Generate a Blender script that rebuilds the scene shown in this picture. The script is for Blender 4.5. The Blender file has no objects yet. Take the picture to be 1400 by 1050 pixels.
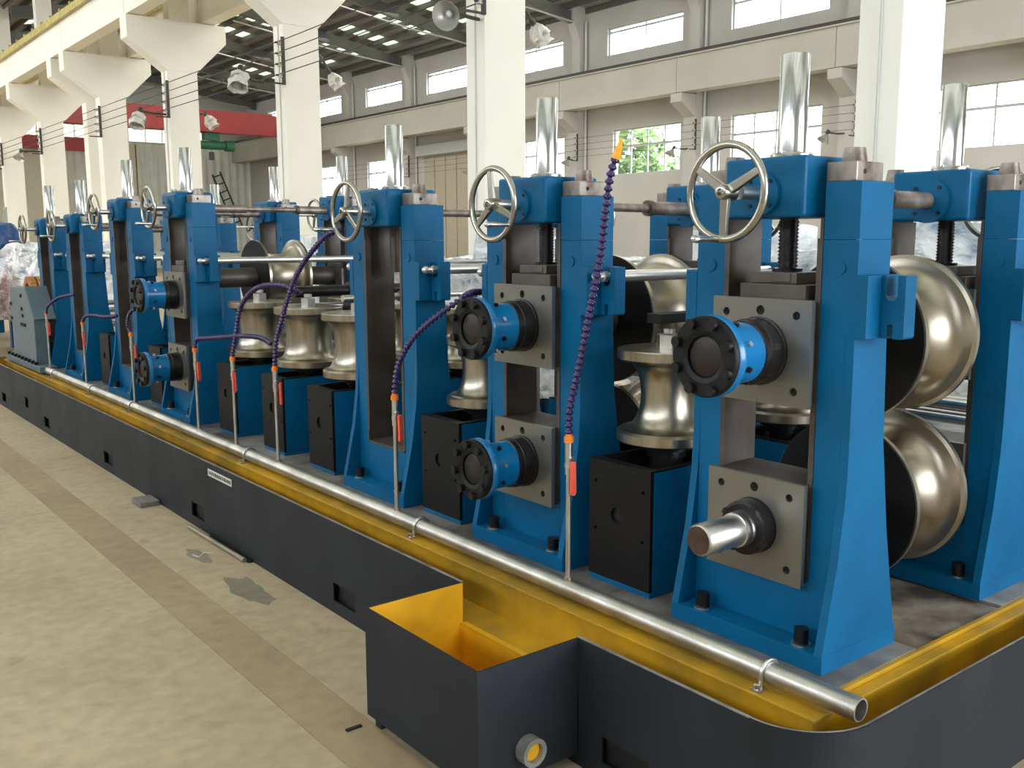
import bpy, bmesh, math, random
from mathutils import Vector, Matrix, noise
random.seed(7)
PI = math.pi
S = bpy.context.scene
COL = S.collection

# ------------------------------------------------------------------ camera
def make_camera():
    yaw, pitch, roll, f = 0.669, 0.149, 0.003, 1319.5
    fw = Vector((math.sin(yaw)*math.cos(pitch), math.cos(yaw)*math.cos(pitch), -math.sin(pitch)))
    r = Vector((math.cos(yaw), -math.sin(yaw), 0)); d = fw.cross(r)
    c, s = math.cos(roll), math.sin(roll)
    r2 = c*r + s*d; d2 = -s*r + c*d
    cam = bpy.data.cameras.new('camera'); o = bpy.data.objects.new('camera', cam); COL.objects.link(o)
    m = Matrix.Identity(4)
    for i in range(3):
        m[i][0] = r2[i]; m[i][1] = -d2[i]; m[i][2] = -fw[i]
    m[0][3], m[1][3], m[2][3] = 0, 0, 1.7
    o.matrix_world = m
    cam.sensor_width = 36; cam.lens = f/1400*36; cam.clip_end = 400; cam.clip_start = .05
    S.camera = o
make_camera()

# ------------------------------------------------------------------ world, lights, exposure
S.view_settings.view_transform = 'Standard'; S.view_settings.look = 'None'
S.view_settings.exposure = 1.0; S.view_settings.gamma = 1
S.view_settings.use_curve_mapping = False
w = bpy.data.worlds.new('world'); S.world = w; w.use_nodes = True
bg = w.node_tree.nodes['Background']; bg.inputs[0].default_value = (0.86, 0.93, 1.0, 1); bg.inputs[1].default_value = 6.3

def area(name, loc, target, sx, sy, power, col=(1, 1, 1), portal=False):
    l = bpy.data.lights.new(name, 'AREA'); l.shape = 'RECTANGLE'; l.size = sx; l.size_y = sy
    l.energy = power; l.color = col
    if portal: l.cycles.is_portal = True
    o = bpy.data.objects.new(name, l); COL.objects.link(o); o.location = loc
    o.rotation_euler = (Vector(target)-Vector(loc)).to_track_quat('-Z', 'Y').to_euler()
    return o
# open end of the hall behind the camera: portal for the sky
area('daylight_opening', (8.2, -14, 4.1), (8.2, 0, 4.1), 13.4, 8.2, 1, portal=True)
# daylight through the roof-light strips of both bays
area('roof_daylight_near_bay', (-1, 8, 10.4), (-1, 8, 0), 9, 34, 270, (1, .98, .94))
area('roof_daylight_far_bay', (17, 22, 10.6), (17, 22, 0), 9, 50, 1500, (1, .98, .94))
area('roof_daylight_deep_bay', (-1, 34, 10.4), (-1, 34, 0), 9, 30, 1000, (1, .96, .88))

# ------------------------------------------------------------------ materials
MATS = {}
def nodes(name):
    m = bpy.data.materials.new(name); m.use_nodes = True; nt = m.node_tree
    return m, nt, nt.nodes['Principled BSDF']
def L(nt, a, b): nt.links.new(a, b)
def mat(name, col, rough=.5, metal=0, spec=.5, coat=0, nscale=8, nstr=.0, var=.0, bump=0, bscale=60, var_col=None, rvar=0.0, stretch=None, detail=4, contrast=(.35, .65), bdist=.01):
    m, nt, b = nodes(name)
    b.inputs['Base Color'].default_value = (*col, 1); b.inputs['Roughness'].default_value = rough
    b.inputs['Metallic'].default_value = metal; b.inputs['Specular IOR Level'].default_value = spec
    b.inputs['Coat Weight'].default_value = coat; b.inputs['Coat Roughness'].default_value = .15
    tc = nt.nodes.new('ShaderNodeTexCoord'); mp = nt.nodes.new('ShaderNodeMapping')
    L(nt, tc.outputs['Object'], mp.inputs[0])
    if stretch: mp.inputs['Scale'].default_value = stretch
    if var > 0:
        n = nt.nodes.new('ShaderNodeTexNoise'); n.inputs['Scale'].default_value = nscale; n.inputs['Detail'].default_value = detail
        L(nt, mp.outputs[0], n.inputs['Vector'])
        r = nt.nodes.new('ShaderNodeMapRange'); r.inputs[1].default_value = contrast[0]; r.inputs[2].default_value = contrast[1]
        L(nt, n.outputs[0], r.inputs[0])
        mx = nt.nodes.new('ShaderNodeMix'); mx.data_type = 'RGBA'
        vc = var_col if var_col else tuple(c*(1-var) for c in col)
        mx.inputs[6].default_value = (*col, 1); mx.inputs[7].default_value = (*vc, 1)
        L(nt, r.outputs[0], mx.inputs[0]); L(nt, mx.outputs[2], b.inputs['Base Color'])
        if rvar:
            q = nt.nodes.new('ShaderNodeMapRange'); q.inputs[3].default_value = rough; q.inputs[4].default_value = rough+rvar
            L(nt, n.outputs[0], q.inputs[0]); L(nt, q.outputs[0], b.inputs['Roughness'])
    if bump:
        n2 = nt.nodes.new('ShaderNodeTexNoise'); n2.inputs['Scale'].default_value = bscale; n2.inputs['Detail'].default_value = 3
        L(nt, mp.outputs[0], n2.inputs['Vector'])
        bp = nt.nodes.new('ShaderNodeBump'); bp.inputs['Strength'].default_value = bump; bp.inputs['Distance'].default_value = bdist
        L(nt, n2.outputs[0], bp.inputs['Height']); L(nt, bp.outputs[0], b.inputs['Normal'])
    MATS[name] = m
    return m
BLUE = mat('blue_paint', (.001, .113, .268), .42, spec=.18, var=.25, nscale=3, bump=.05, bscale=40)
BLUE2 = mat('blue_enamel', (.003, .15, .38), .24, spec=.4, coat=.3)
BLUEGREY = mat('blue_grey_paint', (.11, .155, .18), .45, var=.15)
BED = mat('slate_paint', (.017, .021, .028), .48, spec=.28, var=.35, nscale=2.5, bump=.06, bscale=25, rvar=.15)
YELLOW = mat('yellow_paint', (.92, .47, .012), .45, spec=.3, var=.4, nscale=2.2, var_col=(.50, .27, .012), bump=.12, bscale=18)
BLACK = mat('black_paint', (.007, .007, .008), .5, spec=.25, var=.3, nscale=6)
BOLT = mat('black_oxide', (.009, .009, .01), .38, metal=.3)
NUTM = mat('oiled_dark_steel', (.018, .016, .018), .32, metal=.5, bump=.2, bscale=120)
CHROME = mat('chrome', (.64, .645, .65), .19, metal=1, var=.06, nscale=20)
BRIGHT = mat('bright_drawn_bar', (.86, .86, .85), .30, metal=1)
STEEL = mat('bright_steel', (.66, .65, .62), .26, metal=1, var=.15, nscale=9, rvar=.12)
ZINC = mat('galvanised_steel', (.60, .585, .55), .36, metal=1, var=.35, nscale=7, bump=.06, bscale=30, rvar=.15, var_col=(.42, .40, .36))
HANDW = mat('nickel_handwheel', (.44, .42, .37), .25, metal=1, var=.12, nscale=12)
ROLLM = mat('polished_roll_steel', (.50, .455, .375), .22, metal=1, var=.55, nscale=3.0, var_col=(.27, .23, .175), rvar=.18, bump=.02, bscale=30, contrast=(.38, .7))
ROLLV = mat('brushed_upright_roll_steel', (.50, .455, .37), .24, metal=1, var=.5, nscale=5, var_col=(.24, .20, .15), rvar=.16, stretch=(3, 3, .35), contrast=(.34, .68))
ROLLF = mat('dark_roll_face', (.03, .028, .027), .45, metal=.6, var=.3)
GREYP = mat('ground_grey_plate', (.262, .253, .228), .30, metal=.75, var=.18, nscale=3, rvar=.1)
MACH = mat('machined_brown_steel', (.12, .105, .095), .40, metal=.6, var=.4, nscale=5, var_col=(.07, .052, .042), rvar=.2)
CAST = mat('raw_cast_steel', (.33, .29, .25), .45, metal=.6, var=.45, nscale=14, var_col=(.12, .085, .07))
DECK = mat('worn_deck_steel', (.44, .41, .37), .42, metal=.6, var=.6, nscale=3.2, var_col=(.11, .095, .085), rvar=.25, bump=.1, bscale=20)
DECKM = mat('rusty_deck_steel', (.48, .41, .34), .5, metal=.45, var=.7, nscale=5, var_col=(.085, .066, .052), rvar=.2, bump=.2, bscale=12)
RUST = mat('brown_shaft_end', (.09, .055, .04), .5, metal=.4, var=.8, nscale=22, var_col=(.045, .028, .022))
DARKEND = mat('dark_oily_shaft_end', (.028, .019, .017), .45, metal=.3, var=.6, nscale=18)
DEEPBLACK = mat('black_and_hole_shade', (.006, .006, .006), .7)  # near-black that paints shade in holes and hollows; also a black strip
HOSE = mat('purple_hose', (.030, .012, .095), .22, spec=.6)
BAG = mat('white_plastic_bag', (.62, .60, .55), .35, bump=.5, bscale=9, bdist=.04)
WORN = mat('worn_lip_metal', (.34, .33, .31), .5, metal=.3, var=.5, nscale=9)
ORANGE = mat('orange_plastic', (.85, .22, .02), .4)
REDP = mat('red_handle', (.85, .10, .06), .4)
AMBER = mat('amber_nozzle', (.95, .42, .02), .35)
CONC = mat('cream_wall_paint', (.89, .85, .755), .62, var=.06, nscale=.8, spec=.3)
WALLP = mat('grey_white_wall_paint', (.50, .48, .44), .7, var=.12, nscale=.4, spec=.25)
YELLOWD = mat('darker_yellow_paint', (.52, .285, .012), .38, spec=.35, var=.5, nscale=3.5, var_col=(.27, .165, .02), bump=.12, bscale=18, contrast=(.38, .66))  # darker copy of the yellow with dirt mottling, for trench and ledge
BEAMY = mat('yellow_rail_paint', (.52, .43, .12), .6, var=.3, nscale=6)
ROOFM = mat('dark_roof_sheet', (.34, .32, .30), .6, var=.2, nscale=2)
ROOFS = mat('dark_roof_steel', (.11, .105, .10), .5, var=.2)
CRANE = mat('crane_red', (.40, .04, .035), .42, var=.15, nscale=1)
GREEN = mat('hoist_green', (.02, .11, .06), .5)
CORR = mat('corrugated_sheet', (.74, .73, .66), .55, var=.12, nscale=1.2)
TAN = mat('tan_door_paint', (.42, .37, .28), .6, var=.12)
CREAM = mat('cream_door_paint', (.66, .60, .44), .6, var=.08)
FRAME = mat('window_frame_grey', (.42, .43, .42), .5)
IRON = mat('dark_iron', (.06, .055, .05), .55, metal=.4)
LAMPM = mat('lamp_reflector', (.52, .50, .46), .35, metal=.7)
WHITEP = mat('white_pipe_paint', (.55, .55, .53), .5)
LEAF = mat('leaf_green', (.20, .34, .09), .6, var=.5, nscale=1.5)
STICK = mat('label_white', (.62, .62, .60), .5)
SCRAP = mat('tan_metal_tube', (.30, .26, .19), .5, metal=.4, var=.3)
BLOCKM = mat('grey_cement_block', (.20, .19, .17), .8, var=.4, nscale=30)
TARPB = mat('blue_tarp', (.01, .06, .18), .4, bump=.4, bscale=6)
TARPR = mat('red_cover', (.60, .06, .04), .45, bump=.3, bscale=6)
COPPER = mat('orange_copper_coil', (.60, .28, .10), .4, metal=.4, var=.5, nscale=20)

def film_mat():
    m, nt, b = nodes('plastic_film')
    tc = nt.nodes.new('ShaderNodeTexCoord'); mp = nt.nodes.new('ShaderNodeMapping'); mp.inputs['Scale'].default_value = (1.6, 1.6, 3.2)
    L(nt, tc.outputs['Object'], mp.inputs[0])
    n = nt.nodes.new('ShaderNodeTexNoise'); n.inputs['Scale'].default_value = 2.2; n.inputs['Detail'].default_value = 7; n.inputs['Distortion'].default_value = .7
    L(nt, mp.outputs[0], n.inputs['Vector'])
    cr = nt.nodes.new('ShaderNodeValToRGB'); L(nt, n.outputs[0], cr.inputs[0])
    e = cr.color_ramp.elements
    e[0].position = .30; e[0].color = (.20, .28, .36, 1); e[1].position = .58; e[1].color = (.80, .81, .82, 1)
    k = e.new(.40); k.color = (.50, .53, .55, 1)
    L(nt, cr.outputs[0], b.inputs['Base Color']); b.inputs['Roughness'].default_value = .16
    bp = nt.nodes.new('ShaderNodeBump'); bp.inputs['Strength'].default_value = .8; bp.inputs['Distance'].default_value = .05
    L(nt, n.outputs[0], bp.inputs['Height']); L(nt, bp.outputs[0], b.inputs['Normal'])
    return m
FILM = film_mat()
def floor_mat(name, base, dark, seed):
    m, nt, b = nodes(name)
    tc = nt.nodes.new('ShaderNodeTexCoord'); mp = nt.nodes.new('ShaderNodeMapping'); mp.inputs['Location'].default_value = (seed, seed*.7, 0)
    g = nt.nodes.new('ShaderNodeNewGeometry'); L(nt, g.outputs['Position'], mp.inputs[0])
    n1 = nt.nodes.new('ShaderNodeTexNoise'); n1.inputs['Scale'].default_value = 1.1; n1.inputs['Detail'].default_value = 6; n1.inputs['Roughness'].default_value = .6
    n2 = nt.nodes.new('ShaderNodeTexNoise'); n2.inputs['Scale'].default_value = 14; n2.inputs['Detail'].default_value = 5
    n3 = nt.nodes.new('ShaderNodeTexNoise'); n3.inputs['Scale'].default_value = 3.4; n3.inputs['Detail'].default_value = 3; n3.inputs['Distortion'].default_value = .6
    for n in (n1, n2, n3): L(nt, mp.outputs[0], n.inputs['Vector'])
    c1 = nt.nodes.new('ShaderNodeMapRange'); c1.inputs[1].default_value = .35; c1.inputs[2].default_value = .72; L(nt, n1.outputs[0], c1.inputs[0])
    mx = nt.nodes.new('ShaderNodeMix'); mx.data_type = 'RGBA'; mx.inputs[6].default_value = (*base, 1); mx.inputs[7].default_value = (*dark, 1)
    L(nt, c1.outputs[0], mx.inputs[0])
    c2 = nt.nodes.new('ShaderNodeMapRange'); c2.inputs[1].default_value = .3; c2.inputs[2].default_value = .7; c2.inputs[3].default_value = .88; c2.inputs[4].default_value = 1.08
    L(nt, n2.outputs[0], c2.inputs[0])
    c3 = nt.nodes.new('ShaderNodeMapRange'); c3.inputs[1].default_value = .64; c3.inputs[2].default_value = .74; c3.inputs[3].default_value = 1; c3.inputs[4].default_value = .78
    L(nt, n3.outputs[0], c3.inputs[0])
    mm = nt.nodes.new('ShaderNodeMath'); mm.operation = 'MULTIPLY'; L(nt, c2.outputs[0], mm.inputs[0]); L(nt, c3.outputs[0], mm.inputs[1])
    hs = nt.nodes.new('ShaderNodeHueSaturation'); L(nt, mm.outputs[0], hs.inputs['Value']); L(nt, mx.outputs[2], hs.inputs['Color'])
    L(nt, hs.outputs[0], b.inputs['Base Color']); b.inputs['Roughness'].default_value = .62; b.inputs['Specular IOR Level'].default_value = .3
    bp = nt.nodes.new('ShaderNodeBump'); bp.inputs['Strength'].default_value = .12; bp.inputs['Distance'].default_value = .01
    L(nt, n2.outputs[0], bp.inputs['Height']); L(nt, bp.outputs[0], b.inputs['Normal'])
    return m
FLOOR = floor_mat('concrete_floor', (.46, .375, .25), (.36, .285, .185), 0)
FLOORS = floor_mat('brown_concrete_strip', (.38, .285, .18), (.30, .22, .135), 5)
def glass_mat():
    m = bpy.data.materials.new('window_glass'); m.use_nodes = True; nt = m.node_tree; nt.nodes.clear()
    o = nt.nodes.new('ShaderNodeOutputMaterial'); t = nt.nodes.new('ShaderNodeBsdfTransparent'); g = nt.nodes.new('ShaderNodeBsdfGlossy')
    t.inputs[0].default_value = (.95, .97, .96, 1); g.inputs['Roughness'].default_value = .05
    mx = nt.nodes.new('ShaderNodeMixShader'); mx.inputs[0].default_value = .06
    L(nt, t.outputs[0], mx.inputs[1]); L(nt, g.outputs[0], mx.inputs[2]); L(nt, mx.outputs[0], o.inputs[0])
    return m
GLASS = glass_mat()
def skylight_mat():
    m = bpy.data.materials.new('skylight_sheet'); m.use_nodes = True; nt = m.node_tree; nt.nodes.clear()
    o = nt.nodes.new('ShaderNodeOutputMaterial'); t = nt.nodes.new('ShaderNodeBsdfTransparent'); g = nt.nodes.new('ShaderNodeBsdfTranslucent')
    t.inputs[0].default_value = (.26, .27, .22, 1); g.inputs[0].default_value = (.6, .62, .5, 1)
    mx = nt.nodes.new('ShaderNodeMixShader'); mx.inputs[0].default_value = .4
    L(nt, t.outputs[0], mx.inputs[1]); L(nt, g.outputs[0], mx.inputs[2]); L(nt, mx.outputs[0], o.inputs[0])
    return m
SKYL = skylight_mat()

SKYB = SKYL.copy(); SKYB.name = 'backlit_sheet'
for n_ in SKYB.node_tree.nodes:
    if n_.type == 'BSDF_TRANSPARENT': n_.inputs[0].default_value = (.30, .29, .24, 1)
# ------------------------------------------------------------------ mesh builder
AX = {'x': (1, 2, 0), 'y': (2, 0, 1), 'z': (0, 1, 2)}     # (u, v, along)
def P3(axis, u, v, a):
    iu, iv, ia = AX[axis]; p = [0, 0, 0]; p[iu] = u; p[iv] = v; p[ia] = a
    return tuple(p)
class MB:
    def __init__(s): s.v = []; s.f = []; s.sm = []
    def add(s, vs, fs, smooth=False):
        o = len(s.v); s.v += [tuple(q) for q in vs]
        for f in fs: s.f.append(tuple(i+o for i in f)); s.sm.append(smooth)
        return s
    def box(s, x0, x1, y0, y1, z0, z1):
        x0, x1 = sorted((x0, x1)); y0, y1 = sorted((y0, y1)); z0, z1 = sorted((z0, z1))
        v = [(x0, y0, z0), (x1, y0, z0), (x1, y1, z0), (x0, y1, z0), (x0, y0, z1), (x1, y0, z1), (x1, y1, z1), (x0, y1, z1)]
        return s.add(v, [(0, 3, 2, 1), (4, 5, 6, 7), (0, 1, 5, 4), (1, 2, 6, 5), (2, 3, 7, 6), (3, 0, 4, 7)])
    def prism(s, poly, axis, a0, a1):
        """poly in the plane across the axis: x -> (y, z), y -> (x, z), z -> (x, y)"""
        if axis == 'y': poly = [(z, x) for x, z in poly]
        ar = sum(poly[i][0]*poly[(i+1) % len(poly)][1]-poly[(i+1) % len(poly)][0]*poly[i][1] for i in range(len(poly)))
        if ar < 0: poly = poly[::-1]
        if a0 > a1: a0, a1 = a1, a0
        n = len(poly)
        v = [P3(axis, u, w_, a0) for u, w_ in poly]+[P3(axis, u, w_, a1) for u, w_ in poly]
        f = [tuple(range(n))[::-1], tuple(range(n, 2*n))]+[(i, (i+1) % n, n+(i+1) % n, n+i) for i in range(n)]
        return s.add(v, f)
    def lathe(s, polys, c, axis='z', seg=24, smooth=True):
        """polys: list of polylines [(r, h), ...], each smooth in itself"""
        cu, cv, ca = [c[k] for k in AX[axis]]
        for pl in polys:
            vs = []; fs = []
            for r, h in pl:
                for k in range(seg):
                    a = 2*PI*k/seg; vs.append(P3(axis, cu+r*math.cos(a), cv+r*math.sin(a), ca+h))
            for j in range(len(pl)-1):
                for k in range(seg):
                    k2 = (k+1) % seg
                    q = [j*seg+k, j*seg+k2, (j+1)*seg+k2, (j+1)*seg+k]
                    if pl[j][0] < 1e-6: q = [j*seg, (j+1)*seg+k2, (j+1)*seg+k]
                    elif pl[j+1][0] < 1e-6: q = [j*seg+k, j*seg+k2, (j+1)*seg]
                    fs.append(tuple(q))
            s.add(vs, fs, smooth)
        return s
    def cyl(s, c, axis, r, a0, a1, seg=20, r1=None, smooth=True):
        if a0 > a1: a0, a1 = a1, a0
        r1 = r if r1 is None else r1
        s.lathe([[(r, a0), (r1, a1)]], c, axis, seg, smooth)
        cu, cv, ca = [c[k] for k in AX[axis]]
        lo = [P3(axis, cu+r*math.cos(2*PI*k/seg), cv+r*math.sin(2*PI*k/seg), ca+a0) for k in range(seg)]
        hi = [P3(axis, cu+r1*math.cos(2*PI*k/seg), cv+r1*math.sin(2*PI*k/seg), ca+a1) for k in range(seg)]
        return s.add(lo+hi, [tuple(range(seg))[::-1], tuple(range(seg, 2*seg))])
    def hexa(s, c, axis, r, a0, a1): return s.cyl(c, axis, r, a0, a1, 6, smooth=False)
    def ring(s, c, axis, r0, r1, a0, a1, seg=32):
        return s.lathe([[(r1, a0), (r1, a1)], [(r1, a1), (r0, a1)], [(r0, a1), (r0, a0)], [(r0, a0), (r1, a0)]], c, axis, seg)
    def tube(s, pts, r, seg=10, closed=False, cap=True):
        pts = [Vector(p) for p in pts]; n = len(pts); rs = r if isinstance(r, (list, tuple)) else [r]*n
        tang = []
        for i in range(n):
            a = pts[i-1] if (i > 0 or closed) else pts[i]; b = pts[(i+1) % n] if (i < n-1 or closed) else pts[i]
            tang.append((b-a).normalized())
        u = tang[0].orthogonal().normalized(); vs = []; fs = []
        for i in range(n):
            u = (u-tang[i]*u.dot(tang[i])).normalized(); w_ = tang[i].cross(u)
            for k in range(seg):
                a = 2*PI*k/seg; vs.append(pts[i]+(u*math.cos(a)+w_*math.sin(a))*rs[i])
        m = n if closed else n-1
        for i in range(m):
            for k in range(seg):
                k2 = (k+1) % seg; j = (i+1) % n
                fs.append((i*seg+k, i*seg+k2, j*seg+k2, j*seg+k))
        s.add(vs, fs, True)
        if cap and not closed:
            s.add([vs[k] for k in range(seg)], [tuple(range(seg))[::-1]]); s.add([vs[(n-1)*seg+k] for k in range(seg)], [tuple(range(seg))])
        return s
    def plate(s, outer, holes, axis, a0, a1, seg=16):
        """flat plate with round holes; outer = polygon (u, v) in builder order for the axis, holes = [(u, v, r)]"""
        bm = bmesh.new(); loops = []
        def loop(pts):
            vs = [bm.verts.new((p[0], p[1], 0)) for p in pts]
            for i in range(len(vs)): bm.edges.new((vs[i], vs[(i+1) % len(vs)]))
            loops.append(pts)
        loop(outer)
        for (u, v, r) in holes: loop([(u+r*math.cos(2*PI*k/seg), v+r*math.sin(2*PI*k/seg)) for k in range(seg)])
        bmesh.ops.triangle_fill(bm, use_beauty=True, edges=bm.edges[:])
        bm.verts.index_update()
        pts = [(v.co.x, v.co.y) for v in bm.verts]; tris = []
        for f in bm.faces:
            t = [v.index for v in f.verts]
            if f.normal.z < 0: t = t[::-1]
            tris.append(t)
        bm.free()
        s.add([P3(axis, u, v, a0) for u, v in pts], [tuple(t[::-1]) for t in tris])
        s.add([P3(axis, u, v, a1) for u, v in pts], [tuple(t) for t in tris])
        for li, pl in enumerate(loops):
            n = len(pl)
            f = [(i, (i+1) % n, n+(i+1) % n, n+i) for i in range(n)]
            if li: f = [q[::-1] for q in f]
            s.add([P3(axis, u, v, a0) for u, v in pl]+[P3(axis, u, v, a1) for u, v in pl], f, li > 0)
        return s
    def mesh(s, name, m=None):
        me = bpy.data.meshes.new(name); me.from_pydata(s.v, [], s.f); me.validate()
        if len(me.polygons) == len(s.sm): me.polygons.foreach_set('use_smooth', s.sm)
        if m: me.materials.append(m)
        me.update(); return me
CACHE = {}
def obj(name, m, parent=None, mb=None, key=None, loc=(0, 0, 0), rot=(0, 0, 0), bevel=0, kind=None, label=None):
    """mb: MB or a function that returns one (called once per key)"""
    if key is not None and key in CACHE: me = CACHE[key]
    else:
        b = mb() if callable(mb) else mb
        me = b.mesh(name, m)
        if key is not None: CACHE[key] = me
    o = bpy.data.objects.new(name, me); COL.objects.link(o); o.parent = parent; o.location = loc; o.rotation_euler = rot
    if bevel:
        bv = o.modifiers.new('edge', 'BEVEL'); bv.width = bevel; bv.segments = 2; bv.limit_method = 'ANGLE'; bv.angle_limit = math.radians(40)
    if kind: o['kind'] = kind
    if label: o['label'] = label
    return o
def thing(name, label, cat, loc=(0, 0, 0), rot=(0, 0, 0), group=None):
    o = bpy.data.objects.new(name, None); COL.objects.link(o); o.location = loc; o.rotation_euler = rot; o.empty_display_size = .1
    o['label'] = label; o['category'] = cat
    if group: o['group'] = group
    return o
def tag(o, label, cat, group=None):
    o['label'] = label; o['category'] = cat
    if group: o['group'] = group
    return o
def smoothpath(pts, n=6):
    """Catmull-Rom"""
    P = [Vector(p) for p in pts]; P = [P[0]*2-P[1]]+P+[P[-1]*2-P[-2]]; out = []
    for i in range(1, len(P)-2):
        for k in range(n):
            t = k/n; a, b, c, d = P[i-1], P[i], P[i+1], P[i+2]
            out.append(.5*((2*b)+(c-a)*t+(2*a-5*b+4*c-d)*t*t+(3*b-a-3*c+d)*t**3))
    out.append(P[-2]); return out
def struct(name, m, mb, parent=None, **k):
    o = obj(name, m, parent, mb, **k)
    if parent is None: o['kind'] = 'structure'
    return o

# ================================================================== BUILDING
# floor: a screed with slabs laid on it, joints recessed
fl = struct('floor', FLOOR, MB().box(-12, 27, -14, 62, -.3, -.03))
YJ = [-14, -6.35, -.35, 5.65, 11.65, 17.65, 29.65, 41.65, 62]
for (x0, x1, m_, nm) in ((-12, -4.6, FLOOR, 'floor_slab'), (-4.6, 1.395, FLOOR, 'floor_slab'), (1.395, 1.605, FLOORS, 'floor_strip'), (1.605, 8, FLOOR, 'floor_slab'), (8, 17, FLOOR, 'floor_slab'), (17, 27, FLOOR, 'floor_slab')):
    for i in range(len(YJ)-1):
        g = .0008
        obj(nm, m_, fl, MB().box(x0+g, x1-g, YJ[i]+g, YJ[i+1]-g, -.03, 0))

DIRT = floor_mat('dirty_concrete', (.25, .215, .165), (.19, .165, .125), 9)
for (cx, cy, rx, ry, sd) in ((1.80, 4.38, .10, .30, 1), (1.80, 5.02, .06, .16, 2)):
    rnd = random.Random(sd); st = MB(); n = 26
    rr = [.75+.45*noise.noise(Vector((math.cos(2*PI*k/n)*1.6+sd*9, math.sin(2*PI*k/n)*1.6, sd))) for k in range(n)]
    st.prism([(cx+rx*rr[k]*math.cos(2*PI*k/n), cy+ry*rr[k]*math.sin(2*PI*k/n)) for k in range(n)], 'z', .0002, .0008)
    obj('oil_stain', DIRT, fl, st)
# far long wall (X = 26) with window openings
XW = 26
low = [(11.7, 15.2), (17.75, 21.2), (23.4, 26.75), (29.5, 32.9), (42.2, 45.0), (47.5, 50.6), (5.8, 9.2), (-.2, 3.2)]
low_z = (4.05, 5.72)
upp = [(-.2, 3.4), (5.8, 9.4), (11.7, 15.3), (17.65, 21.3), (23.4, 27.1), (29.6, 33.2), (35.6, 39.3), (41.5, 45.0), (47.6, 51.2), (53.4, 56.8)]
upp_z = (8.42, 9.42)
def wall_with(openings, y0, y1, z0, z1, x0, x1, mb):
    """solid band between z0 and z1 with the openings (ya, yb, za, zb) left out"""
    ys = sorted({y0, y1}|{o[0] for o in openings}|{o[1] for o in openings})
    for a, b in zip(ys[:-1], ys[1:]):
        m_ = (a+b)/2; o = [q for q in openings if q[0] < m_ < q[1]]
        if o:
            if o[0][2] > z0: mb.box(x0, x1, a, b, z0, o[0][2])
            if o[0][3] < z1: mb.box(x0, x1, a, b, o[0][3], z1)
        else: mb.box(x0, x1, a, b, z0, z1)
mb = MB()
wall_with([(a, b, *low_z) for a, b in low]+[(36.0, 39.6, .0, 5.58)], -14, 60, 0, 7.0, XW, XW+.3, mb)
wall_with([(a, b, *upp_z) for a, b in upp], -14, 60, 7.0, 10.4, XW, XW+.3, mb)
wr = struct('wall_right', WALLP, mb)
nw = 0
def window(x, a, b, z0, z1, cols, rows, canopy=False):
    global nw; nw += 1
    t = MB(); f = .05
    for (p, q, r_, s_) in ((a, b, z0, z0+f), (a, b, z1-f, z1)): t.box(x+.1, x+.18, p, q, r_, s_)
    for (p, q) in ((a, a+f), (b-f, b)): t.box(x+.1, x+.18, p, q, z0+f, z1-f)
    o = struct('window_%d' % nw, FRAME, t)
    w_ = (b-a)/cols
    zr = [z0+f]+[z0+(z1-z0)*k for k in rows]+[z1-f]
    for k in range(1, cols): obj('mullion', FRAME, o, MB().box(x+.115, x+.165, a+k*w_-.025, a+k*w_+.025, z0+f, z1-f))
    for k in zr[1:-1]: obj('transom', FRAME, o, MB().box(x+.11, x+.17, a+f, b-f, k-.035, k+.035))
    for i in range(cols):
        for j in range(len(zr)-1):
            obj('pane', GLASS, o, MB().box(x+.138, x+.142, a+i*w_+.02, a+(i+1)*w_-.02, zr[j]+.01, zr[j+1]-.01))
    return o
for a, b in low: window(XW, a, b, *low_z, 4, (.62,))
for a, b in upp: window(XW, a, b, *upp_z, 2, (.84,))
# door of the far wall
dr = struct('door_1', TAN, MB().box(XW+.05, XW+.12, 36.0, 39.6, 0, 5.58))
for k in range(4): obj('door_panel', TAN, dr, MB().box(XW-.02, XW+.05, 36.0+k*.9+.03, 36.9+k*.9-.03, .05, 5.5))
struct('trim_1', FRAME, MB().box(XW-.25, XW, 35.6, 40.0, 5.62, 6.1))

# pilasters with corbels on the far wall, upper column parts
PY = [-1.3, 4.7, 10.6, 16.6, 22.6, 28.5, 34.5, 40.5, 46.5, 52.5]
def pilaster():
    m_ = MB().box(25.55, 26, -.28, .28, 0, 7.95)
    m_.box(25.7, 26, -.22, .22, 7.95, 9.6)
    m_.prism([(25.7, 9.2), (26, 9.2), (26, 10.4), (25.35, 10.4), (25.35, 9.9)], 'y', -.2, .2)
    return m_
def corbel(): return MB().prism([(25.55, 5.75), (25.55, 6.48), (24.85, 6.48), (24.85, 6.2)], 'y', -.24, .24)
for i, y in enumerate(PY):
    t = thing('wall_pilaster', 'grey-white pilaster on the window wall, %s' % ['outermost past the big cream column', 'one bay past the big cream column', 'just behind the big cream column', 'between the two paned windows behind the large handwheel', 'beside the window with green trees', 'behind the second tall chrome spindle', 'next to the tall tan door', 'between the tan door and the smaller windows', 'behind the third cream column', 'deepest one by the corrugated end wall'][i], 'pilaster', (0, y, 0), group='pilasters of the window wall')
    obj('shaft', WALLP, t, pilaster, 'pil'); obj('corbel', WALLP, t, corbel, 'corb')
    if i > 2:
        obj('downpipe', WHITEP, t, lambda: MB().cyl((25.9, -.34, 0), 'z', .05, 0, 9.8, 10), 'dpipe')
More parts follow.
